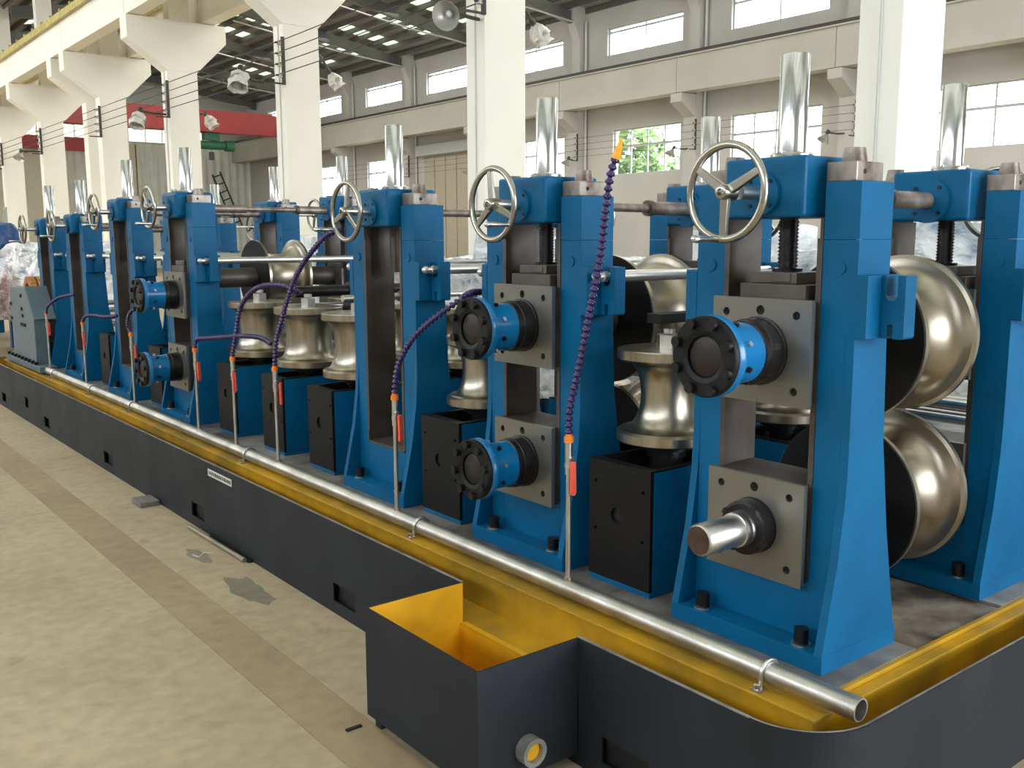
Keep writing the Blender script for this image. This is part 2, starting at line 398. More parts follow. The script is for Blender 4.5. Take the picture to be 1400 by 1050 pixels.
# crane runway beam along the far wall and its rail
t = thing('runway_beam', 'long grey-white concrete crane beam running along the window wall', 'beam')
for i in range(len(PY)-1):
    obj('beam_segment', WALLP, t, MB().box(24.85, 25.4, PY[i]+.01, PY[i+1]-.01, 6.5, 7.62))
obj('beam_segment', WALLP, t, MB().box(24.85, 25.4, 52.51, 59.9, 6.5, 7.62)); obj('beam_segment', WALLP, t, MB().box(24.85, 25.4, -13.5, -1.31, 6.5, 7.62))
obj('flange', WALLP, t, MB().box(24.78, 25.47, -13.5, 59.9, 7.62, 7.66))
obj('rail', IRON, t, MB().box(24.9, 25.0, -13.5, 59.9, 7.66, 7.79))

# end wall, corrugated
mb = MB().box(-12, 26.3, 60.0, 60.3, 0, 7.45).box(-12, 9.6, 60.0, 60.3, 7.45, 8.75).box(23.6, 26.3, 60.0, 60.3, 7.45, 8.75).box(-12, 26.3, 60.0, 60.3, 8.75, 13.5)
we = struct('wall_back', WALLP, mb)
corr = []
xs = [8.5+.25*k for k in range(int((26-8.5)/.25)+1)]
for i, x in enumerate(xs): corr += [(x, 59.9 if i % 2 else 59.82), (x+.11, 59.9 if i % 2 else 59.82)]
corr += [(26, 59.97), (8.5, 59.97)]
obj('corrugated_cladding', CORR, we, MB().prism(corr, 'z', 0, 7.4))
bw = struct('window_30', FRAME, MB().box(9.6, 23.6, 60.05, 60.1, 7.45, 7.5).box(9.6, 23.6, 60.05, 60.1, 8.7, 8.75))
for k in range(14): obj('pane', SKYB, bw, MB().box(9.62+k, 10.58+k, 60.07, 60.08, 7.5, 8.7)); obj('mullion', FRAME, bw, MB().box(9.58+k, 9.62+k, 60.05, 60.1, 7.5, 8.7))
dr = struct('door_2', CREAM, MB().box(16.6, 18.8, 59.6, 59.8, 0, 7.3)); obj('door_panel', CREAM, dr, MB().box(18.85, 19.0, 59.5, 59.8, 0, 7.3))
dr = struct('door_3', CREAM, MB().box(10.5, 14.8, 59.6, 59.8, 0, 7.3)); obj('door_panel', CREAM, dr, MB().box(14.85, 15.0, 59.5, 59.8, 0, 7.3))
# unseen near-bay side wall, openings set high to cut light from the left
WL = MB(); wall_with([(y, y+4.4, 6.2, 8.8) for y in range(-12, 56, 6)], -14, 60, 0, 10.4, -12.3, -12, WL)
struct('wall_left', WALLP, WL)
struct('added_front_wall', WALLP, MB().box(-12, 1.5, -14.3, -14, 0, 12).box(1.5, 15, -14.3, -14, 8.2, 12).box(15, 27, -14.3, -14, 0, 12))  # unseen wall added to narrow the opening and hold back daylight

# roof: sheets with skylight strips, purlins, rafters
rf = struct('ceiling', ROOFM, MB().box(7.9, 8.6, -13.9, 60, 10.35, 10.5))
def roof_bay(xe, xr, ze, zr):
    """one slope from eave xe to ridge xr"""
    dx = xr-xe; dz = zr-ze; n = 6
    def P(t_, y, off=0): return (xe+dx*t_, y, ze+dz*t_+off)
    ys = [-14]+[y for k in range(-4, 19) for y in (k*3.0+.2, k*3.0+1.25)]+[60]
    sheet = MB(); sky = MB()
    ys = sorted(set([-14.0]+[v for v in ys if -14 < v < 60]+[60.0]))
    for a, b in zip(ys[:-1], ys[1:]):
        is_sky = abs((b-a)-1.05) < 1e-6
        for j in range(n):
            t0, t1 = j/n, (j+1)/n
            q = [P(t0, a), P(t1, a), P(t1, b), P(t0, b), P(t0, a, .06), P(t1, a, .06), P(t1, b, .06), P(t0, b, .06)]
            fs = [(0, 3, 2, 1), (4, 5, 6, 7), (0, 1, 5, 4), (1, 2, 6, 5), (2, 3, 7, 6), (3, 0, 4, 7)]
            (sky if is_sky and j % 3 != 0 else sheet).add(q, fs)
    obj('roof_sheet', ROOFM, rf, sheet, kind='stuff'); obj('skylight', SKYL, rf, sky, kind='stuff')
    for j in range(0, n*2+1):
        x, _, z = P(j/(n*2), 0); obj('purlin', ROOFS, rf, MB().box(x-.04, x+.04, -13.9, 59.9, z-.22, z-.01))
for a in ((26, 17, 10.35, 11.9), (8.5, 17, 10.45, 11.9), (-12, -2, 10.35, 11.9), (8, -2, 10.45, 11.9)): roof_bay(*a)
RY = [-7.3]+[y for y in PY]+[58.4]
for y in RY:
    r_ = MB()
    for (x0, z0, x1, z1) in ((25.9, 10.1, 17, 11.6), (8.6, 10.2, 17, 11.6), (-12, 10.1, -2, 11.6), (8, 10.2, -2, 11.6)):
        r_.prism([(x0, z0), (x1, z1), (x1, z1-.42), (x0, z0-.42)], 'y', y-.1, y+.1)
    obj('rafter', ROOFS, rf, r_)
    obj('tie_pipe', FRAME, rf, MB().tube([(25.4, y-.3, 9.75), (22, y-.3, 10.05), (17, y-.3, 10.75)], .03, 6))
# middle column row with capitals
CY = [4.75, 10.8, 16.9, 23.0, 28.4, 29.75, 35.1, 41.2, 47.3, 53.4]
def column_shaft():
    m_ = MB().box(8.09, 8.79, 0, .42, 0, 5.7)
    m_.box(8.2, 8.68, .03, .39, 6.7, 10.4)
    return m_
def capital(): return MB().prism([(8.09, 5.58), (8.79, 5.58), (9.52, 6.3), (9.52, 6.7), (7.22, 6.7), (7.22, 6.42), (7.22, 6.22)], 'y', -.02, .44)
CL = ['broadest cream concrete column, standing behind the first mill stand', 'cream concrete column behind the second handwheel, carrying a reflector lamp', 'cream concrete column with flared head behind the third handwheel',
      'cream column with flared head in front of the red crane girder', 'cream column with flared head, front one of the close pair', 'cream column set close behind its twin column', 'cream column behind the fifth handwheel', 'cream column behind the last handwheels, with a notice frame', 'cream column far down the hall past the notice frame', 'most distant cream column of the row']
for i, y in enumerate(CY):
    t = thing('concrete_column', CL[i], 'column', (0, y, 0), group='columns between the two bays')
    obj('shaft', CONC, t, column_shaft, 'csh'); obj('capital', CONC, t, capital, 'ccap')
    if i in (0, 1, 2, 3): obj('conduit', WHITEP, t, lambda: MB().cyl((8.08, .2, 0), 'z', .012, 0, 6.2, 8), 'cond')
for xb, lab, yl in ((7.42, 'cream concrete crane beam with yellow rail above the mill', 'near'), (9.12, 'cream concrete crane beam on the far side of the column heads', 'far')):
    t = thing('crane_beam', lab, 'beam')
    ys = [-13.9]+[c+.2 for i, c in enumerate(CY) if i != 5]+[59.9]
    for a, b in zip(ys[:-1], ys[1:]):
        obj('beam_segment', CONC, t, MB().box(xb-.17, xb+.17, a+.012, b-.012, 6.72, 7.52))
    obj('flange', CONC, t, MB().box(xb-.26, xb+.26, -13.9, 59.9, 7.52, 7.66))
    obj('rail', BEAMY, t, MB().box(xb-.30, xb-.26, -13.9, 59.9, 7.46, 7.64).box(xb-.04, xb+.04, -13.9, 59.9, 7.66, 7.76))
    if yl == 'near':
        b_ = MB()
        for k in range(26, 60, 1): b_.box(xb-.32, xb-.26, k+.0, k+.10, 7.64, 7.69)
        obj('rail_clamps', BEAMY, t, b_, kind='stuff')

# insulator racks and wires along the columns and the wall
def rack(x, y, z, name_lab, s=1.0):
    t = thing('insulator_rack', name_lab, 'wire rack', (x, y, z))
    obj('rack_bar', IRON, t, MB().box(-.03, .03, -.04, .0, -.12, .72*s))
    obj('rack_foot', IRON, t, MB().box(-.3, 0, -.035, -.01, -.12, -.09))
    for k in range(4):
        obj('peg', IRON, t, lambda: MB().cyl((0, 0, 0), 'x', .018, -.15, -.03, 6), 'peg', loc=(0, -.02, .04+k*.19*s))
        obj('insulator', LAMPM, t, lambda: MB().lathe([[(.0, -.04), (.045, -.035), (.045, -.01), (.02, 0), (.045, .01), (.045, .035), (0, .04)]], (0, 0, 0), 'z', 8), 'insu', loc=(-.07, -.02, .04+k*.19*s))
    return t
rl = ['black rack of four insulators on the column behind the third handwheel', 'black rack of four insulators on the column before the crane girder', 'black rack of four insulators on the paired columns', 'black rack of insulators on the column behind the fifth handwheel', 'black rack of insulators on the column with the notice frame']
for k, i in enumerate((2, 3, 4, 6, 7)): rack(8.06, CY[i]-.0, 4.62, rl[k])
rack(8.06, CY[1], 4.78, 'dark insulator rack on the column above the reflector lamp')
for k in range(4):
    o = obj('overhead_wire', IRON, None, MB().tube(smoothpath([(7.98, 10.8, 4.80+k*.19), (7.98, 13.9, 4.72+k*.19), (7.98, 16.9, 4.68+k*.19), (7.98, 23, 4.68+k*.19), (7.98, 35, 4.68+k*.19), (7.98, 53, 4.70+k*.19)], 4), .009, 5))
    tag(o, ['lowest of the four thin wires strung between the columns', 'second lowest thin wire strung between the columns', 'second highest thin wire strung between the columns', 'highest of the four thin wires strung between the columns'][k], 'wire', 'wires between the columns')
wl = ['small black wire rack on the wall beside the broad cream column', 'small black wire rack on the wall between the two paned windows', 'small black wire rack on the wall behind the second spindle', 'small black wire rack on the wall beside the tan door', 'small black wire rack on the wall behind the third spindle']
for k, i in enumerate((3, 4, 5, 7, 6)): rack(25.5, PY[i]-.3, 4.72+(.05 if k else 0), wl[k], 1.25)
for k in range(4):
    o = obj('wall_wire', IRON, None, MB().tube([(25.42, 10.6, 4.8+k*.23), (25.42, 28.5, 4.8+k*.23), (25.42, 52, 4.8+k*.23)], .008, 4))
    tag(o, ['lowest thin wire along the window wall', 'second lowest thin wire along the window wall', 'second highest thin wire along the window wall', 'highest thin wire along the window wall'][k], 'wire', 'wires along the window wall')

# lamps
def bag_mesh():
    m_ = MB(); rnd = random.Random(5); vs = []; n = 14
    prof = [(.07, -.22), (.17, -.14), (.235, -.02), (.245, .09), (.20, .17), (.23, .27)]
    for (r, h) in prof:
        for k in range(n): q = r*(.82+.36*rnd.random()); vs.append((q*math.cos(2*PI*k/n), q*math.sin(2*PI*k/n), h+.05*(rnd.random()-.5)))
    m_.add(vs, [(j*n+k, j*n+(k+1) % n, (j+1)*n+(k+1) % n, (j+1)*n+k) for j in range(len(prof)-1) for k in range(n)])
    return m_
def lamp(pos, aim, arm_to, lab, s=1.0, bag=False):
    t = thing('reflector_lamp', lab, 'lamp', pos, group='high bay reflector lamps')
    q = Vector(aim).normalized().to_track_quat('Z', 'Y').to_euler()
    m_ = MB().lathe([[(.05, -.16), (.09, -.10), (.17, 0.0), (.20, .07)], [(.20, .07), (.193, .07)], [(.193, .07), (.16, 0), (.08, -.09), (.0, -.13)]], (0, 0, 0), 'z', 20)
    o = obj('reflector', LAMPM, t, m_, rot=q); o.scale = (s, s, s)
    o2 = obj('lamp_socket', IRON, t, MB().cyl((0, 0, 0), 'z', .055, -.3, -.14, 12), rot=q); o2.scale = (s, s, s)
    o3 = obj('bulb', STICK, t, MB().lathe([[(.03, -.13), (.05, -.06), (.035, -.01), (0, .0)]], (0, 0, 0), 'z', 12), rot=q); o3.scale = (s, s, s)
    base = Vector(aim).normalized()*(-.22*s)
    end = Vector(arm_to)-Vector(pos)
    obj('arm', IRON, t, MB().tube([base, (base.x*.5+end.x*.5, base.y*.5+end.y*.5, end.z), end], .025, 6))
    if bag:
        bg_ = obj('plastic_bag', BAG, t, bag_mesh(), rot=q); bg_.scale = (s*.8, s*.8, s*.8)
    return t
lamp((7.42, 10.7, 4.56), (-.75, -.45, -.35), (8.07, 10.9, 4.62), 'large open reflector lamp on an arm beside the second cream column', .95)
lamp((9.55, 11.4, 4.7), (.5, -.2, -.8), (8.8, 11.0, 4.95), 'pale bagged lamp held out behind the second cream column', .8, True)
lamp((7.55, 17.0, 4.55), (-.3, -.4, -.8), (8.07, 17.1, 4.55), 'bagged lamp on the column behind the third handwheel', .95, True).location = (7.3, 17.1, 4.56)
lamp((9.75, 18.1, 4.9), (.5, -.2, -.8), (8.8, 17.1, 5.2), 'bagged lamp held out beyond the third cream column', .8, True)
lamp((7.4, 23.1, 4.45), (-.3, -.3, -.8), (8.07, 23.2, 4.6), 'bagged lamp on the column before the crane girder', .95, True)
lamp((9.2, 23.4, 4.55), (.4, -.3, -.8), (8.8, 23.2, 4.7), 'bagged lamp hanging in front of the red crane girder', .8, True)
lamp((7.4, 35.2, 4.4), (-.3, -.3, -.8), (8.07, 35.3, 4.6), 'small lamp on the column behind the fifth handwheel', .9)
lamp((7.4, 41.4, 4.1), (-.3, -.6, -.6), (8.07, 41.4, 4.4), 'small round lamp on the column with the notice frame', .9)
for k, i in enumerate((3, 4, 5, 6)):
    lamp((25.2, PY[i]+.5 if i != 5 else PY[i], 4.58), (-.4, .2, -.8), (25.6, PY[i], 4.72), ['small wall lamp beside the broad cream column', 'small wall lamp in front of the window with trees', 'small wall lamp behind the second chrome spindle', 'small wall lamp beside the tan door'][k], .95)
nb = obj('notice_frame', FRAME, None, MB().box(8.03, 8.08, 41.22, 41.27, 1.9, 2.9).box(8.03, 8.08, 41.55, 41.6, 1.9, 2.9).box(8.03, 8.08, 41.15, 41.67, 2.9, 2.96).box(8.03, 8.08, 41.15, 41.67, 1.84, 1.9))
tag(nb, 'small grey notice frame fixed to a distant cream column', 'frame')

# red overhead crane
t = thing('overhead_crane', 'red overhead crane girder spanning the far bay', 'crane')
obj('girder', CRANE, t, MB().prism([(10.6, 7.30), (23.4, 7.30), (24.58, 7.75), (24.58, 8.15), (22.9, 8.36), (11.2, 8.36), (9.5, 8.15), (9.5, 7.75)], 'y', 50, 50.7), bevel=.02)
obj('girder_flange', CRANE, t, MB().box(10.6, 23.4, 49.9, 50.8, 7.24, 7.30))
obj('end_carriage', CRANE, t, MB().box(24.59, 25.3, 48.6, 52.2, 7.83, 8.1)); obj('end_carriage', CRANE, t, MB().box(8.95, 9.49, 48.6, 52.2, 7.79, 8.06))
h = thing('hoist', 'dark green electric hoist hanging under the red crane girder', 'hoist', (19.8, 50.35, 6.60))
obj('drum', GREEN, h, MB().cyl((0, 0, 0), 'x', .22, -.7, .7, 16)); obj('motor', GREEN, h, MB().cyl((0, 0, 0), 'x', .28, .75, 1.2, 16)); obj('trolley', GREEN, h, MB().box(-.4, .4, -.25, .25, .25, .62))
obj('gearbox', GREEN, h, MB().cyl((0, 0, 0), 'x', .27, -1.05, -.72, 16)); obj('hook_block', IRON, h, MB().box(-.12, .12, -.08, .08, -.75, -.35).cyl((0, 0, 0), 'z', .015, -.35, -.2, 6))
c2 = thing('second_crane', 'short piece of red crane girder far down by the end wall', 'crane')
obj('girder', CRANE, c2, MB().box(9.5, 16.3, 57.5, 58.1, 6.6, 7.3))
ld = thing('wall_ladder', 'dark slanting ladder on the end wall', 'ladder')
obj('stile', IRON, ld, MB().tube([(23.3, 59.3, 5.7), (24.6, 59.3, 2.4)], .05, 6)); obj('stile', IRON, ld, MB().tube([(23.8, 59.3, 5.9), (25.1, 59.3, 2.6)], .05, 6))
for k in range(7):
    f_ = k/7+.05; obj('rung', IRON, ld, MB().tube([(23.3+1.3*f_, 59.3, 5.7-3.3*f_), (23.8+1.3*f_, 59.3, 5.9-3.3*f_)], .04, 5))

# trees outside the far wall
def tree(x, y, z0, r, lab):
    t = thing('tree', lab, 'tree', (x, y, 0))
    obj('trunk', TAN, t, MB().cyl((0, 0, 0), 'z', .18, 0, z0, 8, .1))
    m_ = MB(); rnd = random.Random(int(x*7+y*13))
    for k in range(900):
        d = Vector((rnd.gauss(0, 1), rnd.gauss(0, 1), rnd.gauss(0, 1))).normalized()*r*rnd.random()**.33
        c = Vector((0, 0, z0+r*.6))+d; s_ = .16+.14*rnd.random()
        a = Vector((rnd.gauss(0, 1), rnd.gauss(0, 1), rnd.gauss(0, 1))).normalized()*s_; b_ = a.orthogonal().normalized()*s_*.8
        m_.add([c-a, c+b_, c+a, c-b_], [(0, 1, 2, 3)])
    obj('foliage', LEAF, t, m_, kind='stuff')
tree(30.5, 30.6, 4.2, 1.9, 'leafy green tree outside the window behind the amber nozzle')
tree(31.0, 27.0, 3.3, 1.3, 'low green tree top outside the window beside the nozzle')
tree(31.5, 23.2, 3.0, 1.35, 'green tree top seen low in the window behind the large handwheel')
gy = obj('ground_outside', FLOOR, None, MB().box(26.3, 60, -20, 80, -.3, -.02)); gy['kind'] = 'structure'

# ================================================================== MILL BED
bed = thing('machine_bed', 'long slate-grey mill bed with yellow drip trench around its steel deck', 'machine bed')
X0, X1, Y0, Y1, ZL, ZT, ZD = 1.986, 4.12, 1.28, 11.75, .437, .278, .44
R_ = .22
def ringpath(off, n=18):
    """closed plan outline of the bed, offset inwards"""
    x0, x1, y0, y1 = X0+off, X1-off, Y0+off, Y1-off; r = max(R_-off, .01); out = []
    for cx, cy, a0 in ((x0+r, y0+r, PI), (x1-r, y0+r, 1.5*PI), (x1-r, y1-r, 0), (x0+r, y1-r, .5*PI)):
        for k in range(n+1):
            a = a0+k/n*PI/2; out.append((cx+r*math.cos(a), cy+r*math.sin(a)))
    return out
HOLES = [(1.86, 2.06), (3.64, 3.84), (5.43, 5.63), (7.22, 7.44), (9.07, 9.26), (10.87, 11.05)]
T_ = .008
# front wall (X0 face) as straight wall with anchor holes between the rounded corners
fw_ = MB(); wall_with([(a, b, .058, .146) for a, b in HOLES]+[(9.87, 9.99, .135, .23)], Y0+R_, Y1-R_, 0, .278, X0, X0+T_, fw_)
wall_with([(2.178, 2.822, .278, .5)], Y0+R_, Y1-R_, .278, ZL, X0, X0+T_, fw_)
# rest of the outline as a bent wall
o_ = ringpath(0); i_ = ringpath(T_); n_ = len(o_)
for k in range(n_-1):
    a, b, c, d = o_[k], o_[k+1], i_[k+1], i_[k]
    fw_.add([(a[0], a[1], 0), (b[0], b[1], 0), (b[0], b[1], ZL), (a[0], a[1], ZL), (d[0], d[1], 0), (c[0], c[1], 0), (c[0], c[1], ZL), (d[0], d[1], ZL)],
            [(0, 1, 2, 3), (3, 2, 6, 7), (5, 4, 7, 6)])
obj('outer_wall', BED, bed, fw_)
lp = MB(); wall_with([(2.178, 2.822, .3, .5)], Y0+R_, Y1-R_, ZL, ZL+.0025, X0-.001, X0+T_+.002, lp)
for k in range(n_-1):
    a, b, c, d = o_[k], o_[k+1], i_[k+1], i_[k]
    lp.add([(a[0], a[1], ZL+.0025), (b[0], b[1], ZL+.0025), (c[0], c[1], ZL+.0025), (d[0], d[1], ZL+.0025)], [(0, 1, 2, 3)])
obj('lip_edge', WORN, bed, lp)
# yellow lining inside the outer wall, trench floor, inner wall, ledge
def band(offa, za, offb, zb):
    A, B = ringpath(offa), ringpath(offb); m_ = MB(); n = len(A)
    for k in range(n):
        k2 = (k+1) % n
        m_.add([(A[k][0], A[k][1], za), (A[k2][0], A[k2][1], za), (B[k2][0], B[k2][1], zb), (B[k][0], B[k][1], zb)], [(0, 1, 2, 3)])
    return m_
def mrg(*ms):
    r = MB()
    for m_ in ms: r.add(m_.v, m_.f)
    return r
lin = MB(); wall_with([(2.178, 2.822, .278, .5)], Y0+R_, Y1-R_, ZT, ZL-.004, X0+T_, X0+T_+.002, lin)
A = ringpath(T_+.0005); B = ringpath(T_+.003)
for k in range(n_-1): lin.add([(A[k][0], A[k][1], ZT), (A[k+1][0], A[k+1][1], ZT), (A[k+1][0], A[k+1][1], ZL-.004), (A[k][0], A[k][1], ZL-.004), (B[k][0], B[k][1], ZT), (B[k+1][0], B[k+1][1], ZT), (B[k+1][0], B[k+1][1], ZL-.004), (B[k][0], B[k][1], ZL-.004)], [(0, 1, 2, 3), (5, 4, 7, 6), (3, 2, 6, 7)])
obj('trench_lining', YELLOWD, bed, lin)
obj('trench_floor', YELLOWD, bed, mrg(band(T_, ZT, .20, ZT), band(T_, ZT-.01, .20, ZT-.01)))
RP = R_; R_ = .02
XI, YI = .150, .125
def rect_ring(x0, x1, y0, y1, x2, x3, y2, y3, z0, z1):
    m_ = MB(); m_.box(x0, x2, y0, y1, z0, z1); m_.box(x3, x1, y0, y1, z0, z1); m_.box(x2, x3, y0, y2, z0, z1); m_.box(x2, x3, y3, y1, z0, z1); return m_
obj('trench_inner_wall', YELLOWD, bed, rect_ring(X0+.154, X1-.154, Y0+.125, Y1-.154, X0+.17, X1-.17, Y0+.145, Y1-.17, ZT-.02, .414), bevel=.003)
obj('deck_ledge', YELLOWD, bed, rect_ring(X0+.144, X1-.144, Y0+.115, Y1-.144, X0+.26, X1-.26, Y0+.165, Y1-.26, .414, .424).box(X0+.275, X1-.19, Y0+.155, Y0+.172, .424, .438), bevel=.002)
# deck plates (lie on the bed), seams recessed
obj('bed_shade_core', DEEPBLACK, bed, MB().box(X0+.03, X1-.17, Y0+.15, Y1-.17, .02, .26).box(X0+.18, X1-.18, Y0+.175, Y1-.18, .26, .42))  # black filler stands for the shade inside the hollow bed
dy = [1.452, 2.39, 3.53, 4.45, 5.1, 5.7, 6.35, 7.4, 8.7, 9.9, 11.57]
for i in range(len(dy)-1):
    for (a, b, m_) in ((2.262, 2.742, DECK), (2.752, 3.296, DECKM), (3.306, 3.93, DECK)):
        if a > 2.7 and a < 3.2: obj('deck_plate', m_, bed, MB().box(a, b, dy[i]+.001, dy[i+1]-.001, .42, .432))
        else: obj('deck_plate', m_, bed, MB().box(a, b, dy[i]+.001, dy[i+1]-.001, .42, ZD))
# label plate with unreadable print
lb = obj('label_plate', STICK, bed, MB().box(X0-.0025, X0, 4.99, 5.33, .362, .402), label='white label strip on the grey side')
pr_ = MB(); rnd = random.Random(3)
y = 5.315
while y > 5.01:
    w_ = .008+.012*rnd.random(); pr_.box(X0-.0032, X0-.0024, y-w_, y, .372, .392); y -= w_+.005+.004*rnd.random()
obj('print_marks', IRON, lb, pr_, kind='stuff')
# catch tank with spigot
tk = MB(); tx0, tx1, ty0, ty1, tz = 1.582, X0, 2.17, 2.83, .05
tk.box(tx0, tx0+T_, ty0, ty1, tz, ZL).box(tx0+T_, tx1, ty0, ty0+T_, tz, ZL).box(tx0+T_, tx1+T_, ty1-T_, ty1, tz, ZL).box(tx0, tx1, ty0, ty1, tz-.008, tz).box(tx1-.004, tx1+T_-.004, ty0, ty1, tz, .276)
tk.box(tx0+.02, tx0+.06, ty0+.02, ty0+.06, 0, tz-.008).box(tx0+.02, tx0+.06, ty1-.06, ty1-.02, 0, tz-.008)
tank = obj('catch_tank', BED, bed, tk)
e = .0015
obj('tank_lining', YELLOW, tank, MB().box(tx0+T_, tx0+T_+e, ty0+T_, ty1-T_, tz, ZL-.003).box(tx0+T_+e, tx1, ty0+T_, ty0+T_+e, tz, ZL-.003).box(tx0+T_+e, tx1+.006, ty1-T_-e, ty1-T_, tz, ZL-.003).box(tx0+T_, tx1-.006, ty0+T_, ty1-T_, tz, tz+e).box(tx1-.0055, tx1-.004, ty0+T_+e, ty1-T_-e, tz, .278).box(tx1-.0055, tx1+.02, ty0+T_, ty1-T_, .2765, .2795))
obj('drain_spigot', WORN, tank, MB().ring((1.77, 0, .135), 'y', .031, .046, 2.128, 2.17, 24))
obj('spigot_bore', YELLOW, tank, MB().cyl((1.77, 0, .135), 'y', .0305, 2.145, 2.168, 24))
R_ = RP

# manifold pipe with clamps
t = thing('manifold_pipe', 'long galvanised coolant pipe lying along the front edge of the bed', 'pipe')
PXc, PZc, PR = 2.205, .466, .0325
obj('pipe', ZINC, t, MB().lathe([[(PR, 1.307), (PR, 9.98)], [(PR, 9.98), (.0, 9.98)], [(PR, 1.307), (PR-.004, 1.307)], [(PR-.004, 1.307), (PR-.004, 1.52)], [(PR-.004, 1.52), (0, 1.52)]], (PXc, 0, PZc), 'y', 24))
thr = MB()
for k in range(6): thr.lathe([[(PR-.001, 1.31+k*.006), (PR+.0012, 1.313+k*.006), (PR-.001, 1.316+k*.006)]], (PXc, 0, PZc), 'y', 24)
obj('thread', ZINC, t, thr)
for y in (1.60, 3.43, 5.25, 7.38, 8.45, 9.70):
    c_ = MB()
    pts = [(PXc-.038, PZc-.034), (PXc-.038, PZc-.02)]+[(PXc+.038*math.cos(a), PZc+.038*math.sin(a)) for a in [PI-k*PI/8 for k in range(9)]]+[(PXc+.038, PZc-.034)]
    c_.tube([(p[0], y, p[1]) for p in pts], .007, 8)
    cl = obj('pipe_clamp', STEEL, t, c_); obj('clamp_foot', STEEL, cl, MB().box(PXc-.066, PXc-.030, y-.016, y+.016, .4245, .432)); obj('clamp_nut', STEEL, cl, MB().hexa((PXc-.055, y, 0), 'z', .010, .432, .444))

# ================================================================== MILL STANDS
OX, OZ = 2.432, .44
def stand_frame(dz, rear=False):
    H = 1.417+dz; m_ = MB()
    m_.box(-.088, .301, -.291, .291, 0, .055)
    for s_ in (-1, 1):
        m_.box(0, .163, s_*.176, s_*.262, .055, 1.0)
        m_.box(0, .163, s_*.176, s_*.290, 1.0, H-.162)
        m_.box(.0, .163, s_*.176, s_*.290, H-.1612, H)
        m_.prism([(-.088, .055), (-.030, .318), (-.006, .50), (0, .62), (0, 1.0), (.165, 1.0), (.180, .66), (.223, .39), (.290, .075), (.301, .055)], 'y', s_*.262, s_*.290)
        m_.cyl((0, s_*.232, H-.24), 'x', .021, -.005, .0, 16)
    m_.box(0, .163, -.176, .176, .055, .235)
    m_.box(-.089, -.087, -.02, .02, .0, .014)
    return m_
def saddle(dz):
    h = 1.32+dz
    return MB().box(-.054, .217, -.143, .143, h, h+.175)
def bracket(sgn):
    a, b, c = sgn*.290, sgn*.325, sgn*.397
    m_ = MB().box(-.002, .168, a, b, .98, 1.157)
    # slotted plate across the rod: polygon in (y, z)
    s0, s1 = sgn*.338, sgn*.372
    pl = [(b, .98), (sgn*.345, .98), (sgn*.345, 1.02), (sgn*.362, 1.02), (sgn*.362, .98), (c-sgn*.006, .98), (c, .986), (c, 1.157), (s1, 1.157), (s1, 1.10), (sgn*.363, 1.088), (sgn*.347, 1.088), (s0, 1.10), (s0, 1.157), (b, 1.157)]
    m_.prism(pl, 'x', .068, .124)
    for z in (1.008, 1.13): m_.cyl((.02, 0, z), 'y', .004, sgn*.325, sgn*.3255, 8)
    return m_
def coupling(t, z, long=0.0, wob=0.0, key=''):
    """flanged coupling hub on a roll shaft, all along -x"""
    x0 = -.047
    n = obj('lock_nut', NUTM, t, lambda: MB().lathe([[(.0, -.135), (.090, -.135)], [(.090, -.135), (.096, -.132)], [(.096, -.132), (.097, -.11)], [(.097, -.11), (.100, -.108)], [(.100, -.108), (.100, -.06)], [(.098, -.06), (.104, -.058)], [(.104, -.058), (.104, -.047)]], (0, 0, 0), 'x', 28), 'lnut', loc=(0, 0, z))
    for k in range(6):
        a = k*PI/3+.3; obj('nut_slot', DEEPBLACK, n, lambda: MB().box(-.105, -.075, -.008, .008, .094, .1), 'nslot', rot=(a, 0, 0))
    h = obj('coupling_hub', BLUE2, t, lambda: MB().lathe([[(.0, -.285), (.1, -.285)], [(.114, -.285), (.119, -.281), (.119, -.256)], [(.119, -.256), (.117, -.254), (.097, -.252), (.0915, -.247)], [(.0915, -.247), (.091, -.132)], [(.091, -.132), (.05, -.132)]], (0, 0, 0), 'x', 36), 'hub', loc=(0, 0, z), rot=(wob, 0, 0))
    obj('coupling_face', BLACK, h, lambda: MB().lathe([[(.0, -.287), (.062, -.287)], [(.062, -.287), (.062, -.298)], [(.062, -.298), (.076, -.303)], [(.076, -.303), (.114, -.303)], [(.114, -.303), (.118, -.299), (.118, -.284)]], (0, 0, 0), 'x', 36), 'cface')
    obj('shaft_end', DARKEND, h, lambda: MB().lathe([[(0, -.294), (.052, -.294), (.058, -.291)], [(.058, -.291), (.058, -.28)]], (0, 0, 0), 'x', 28), 'cend')
    for k in range(8):
        obj('coupling_bolt', BOLT, h, lambda: MB().cyl((0, 0, .100), 'x', .0155, -.320, -.300, 14).cyl((0, 0, .1), 'x', .0085, -.3205, -.32, 6), 'cbolt', rot=(k*PI/4+.39, 0, 0))
    for k in range(8):
        obj('coupling_stud', STEEL if k % 2 else BOLT, h, lambda: MB().cyl((-.205, 0, 0), 'z', .009, .084, .101, 6, smooth=False), 'cstud%d' % (k % 2), rot=(k*PI/4+.39, 0, 0))
    return h
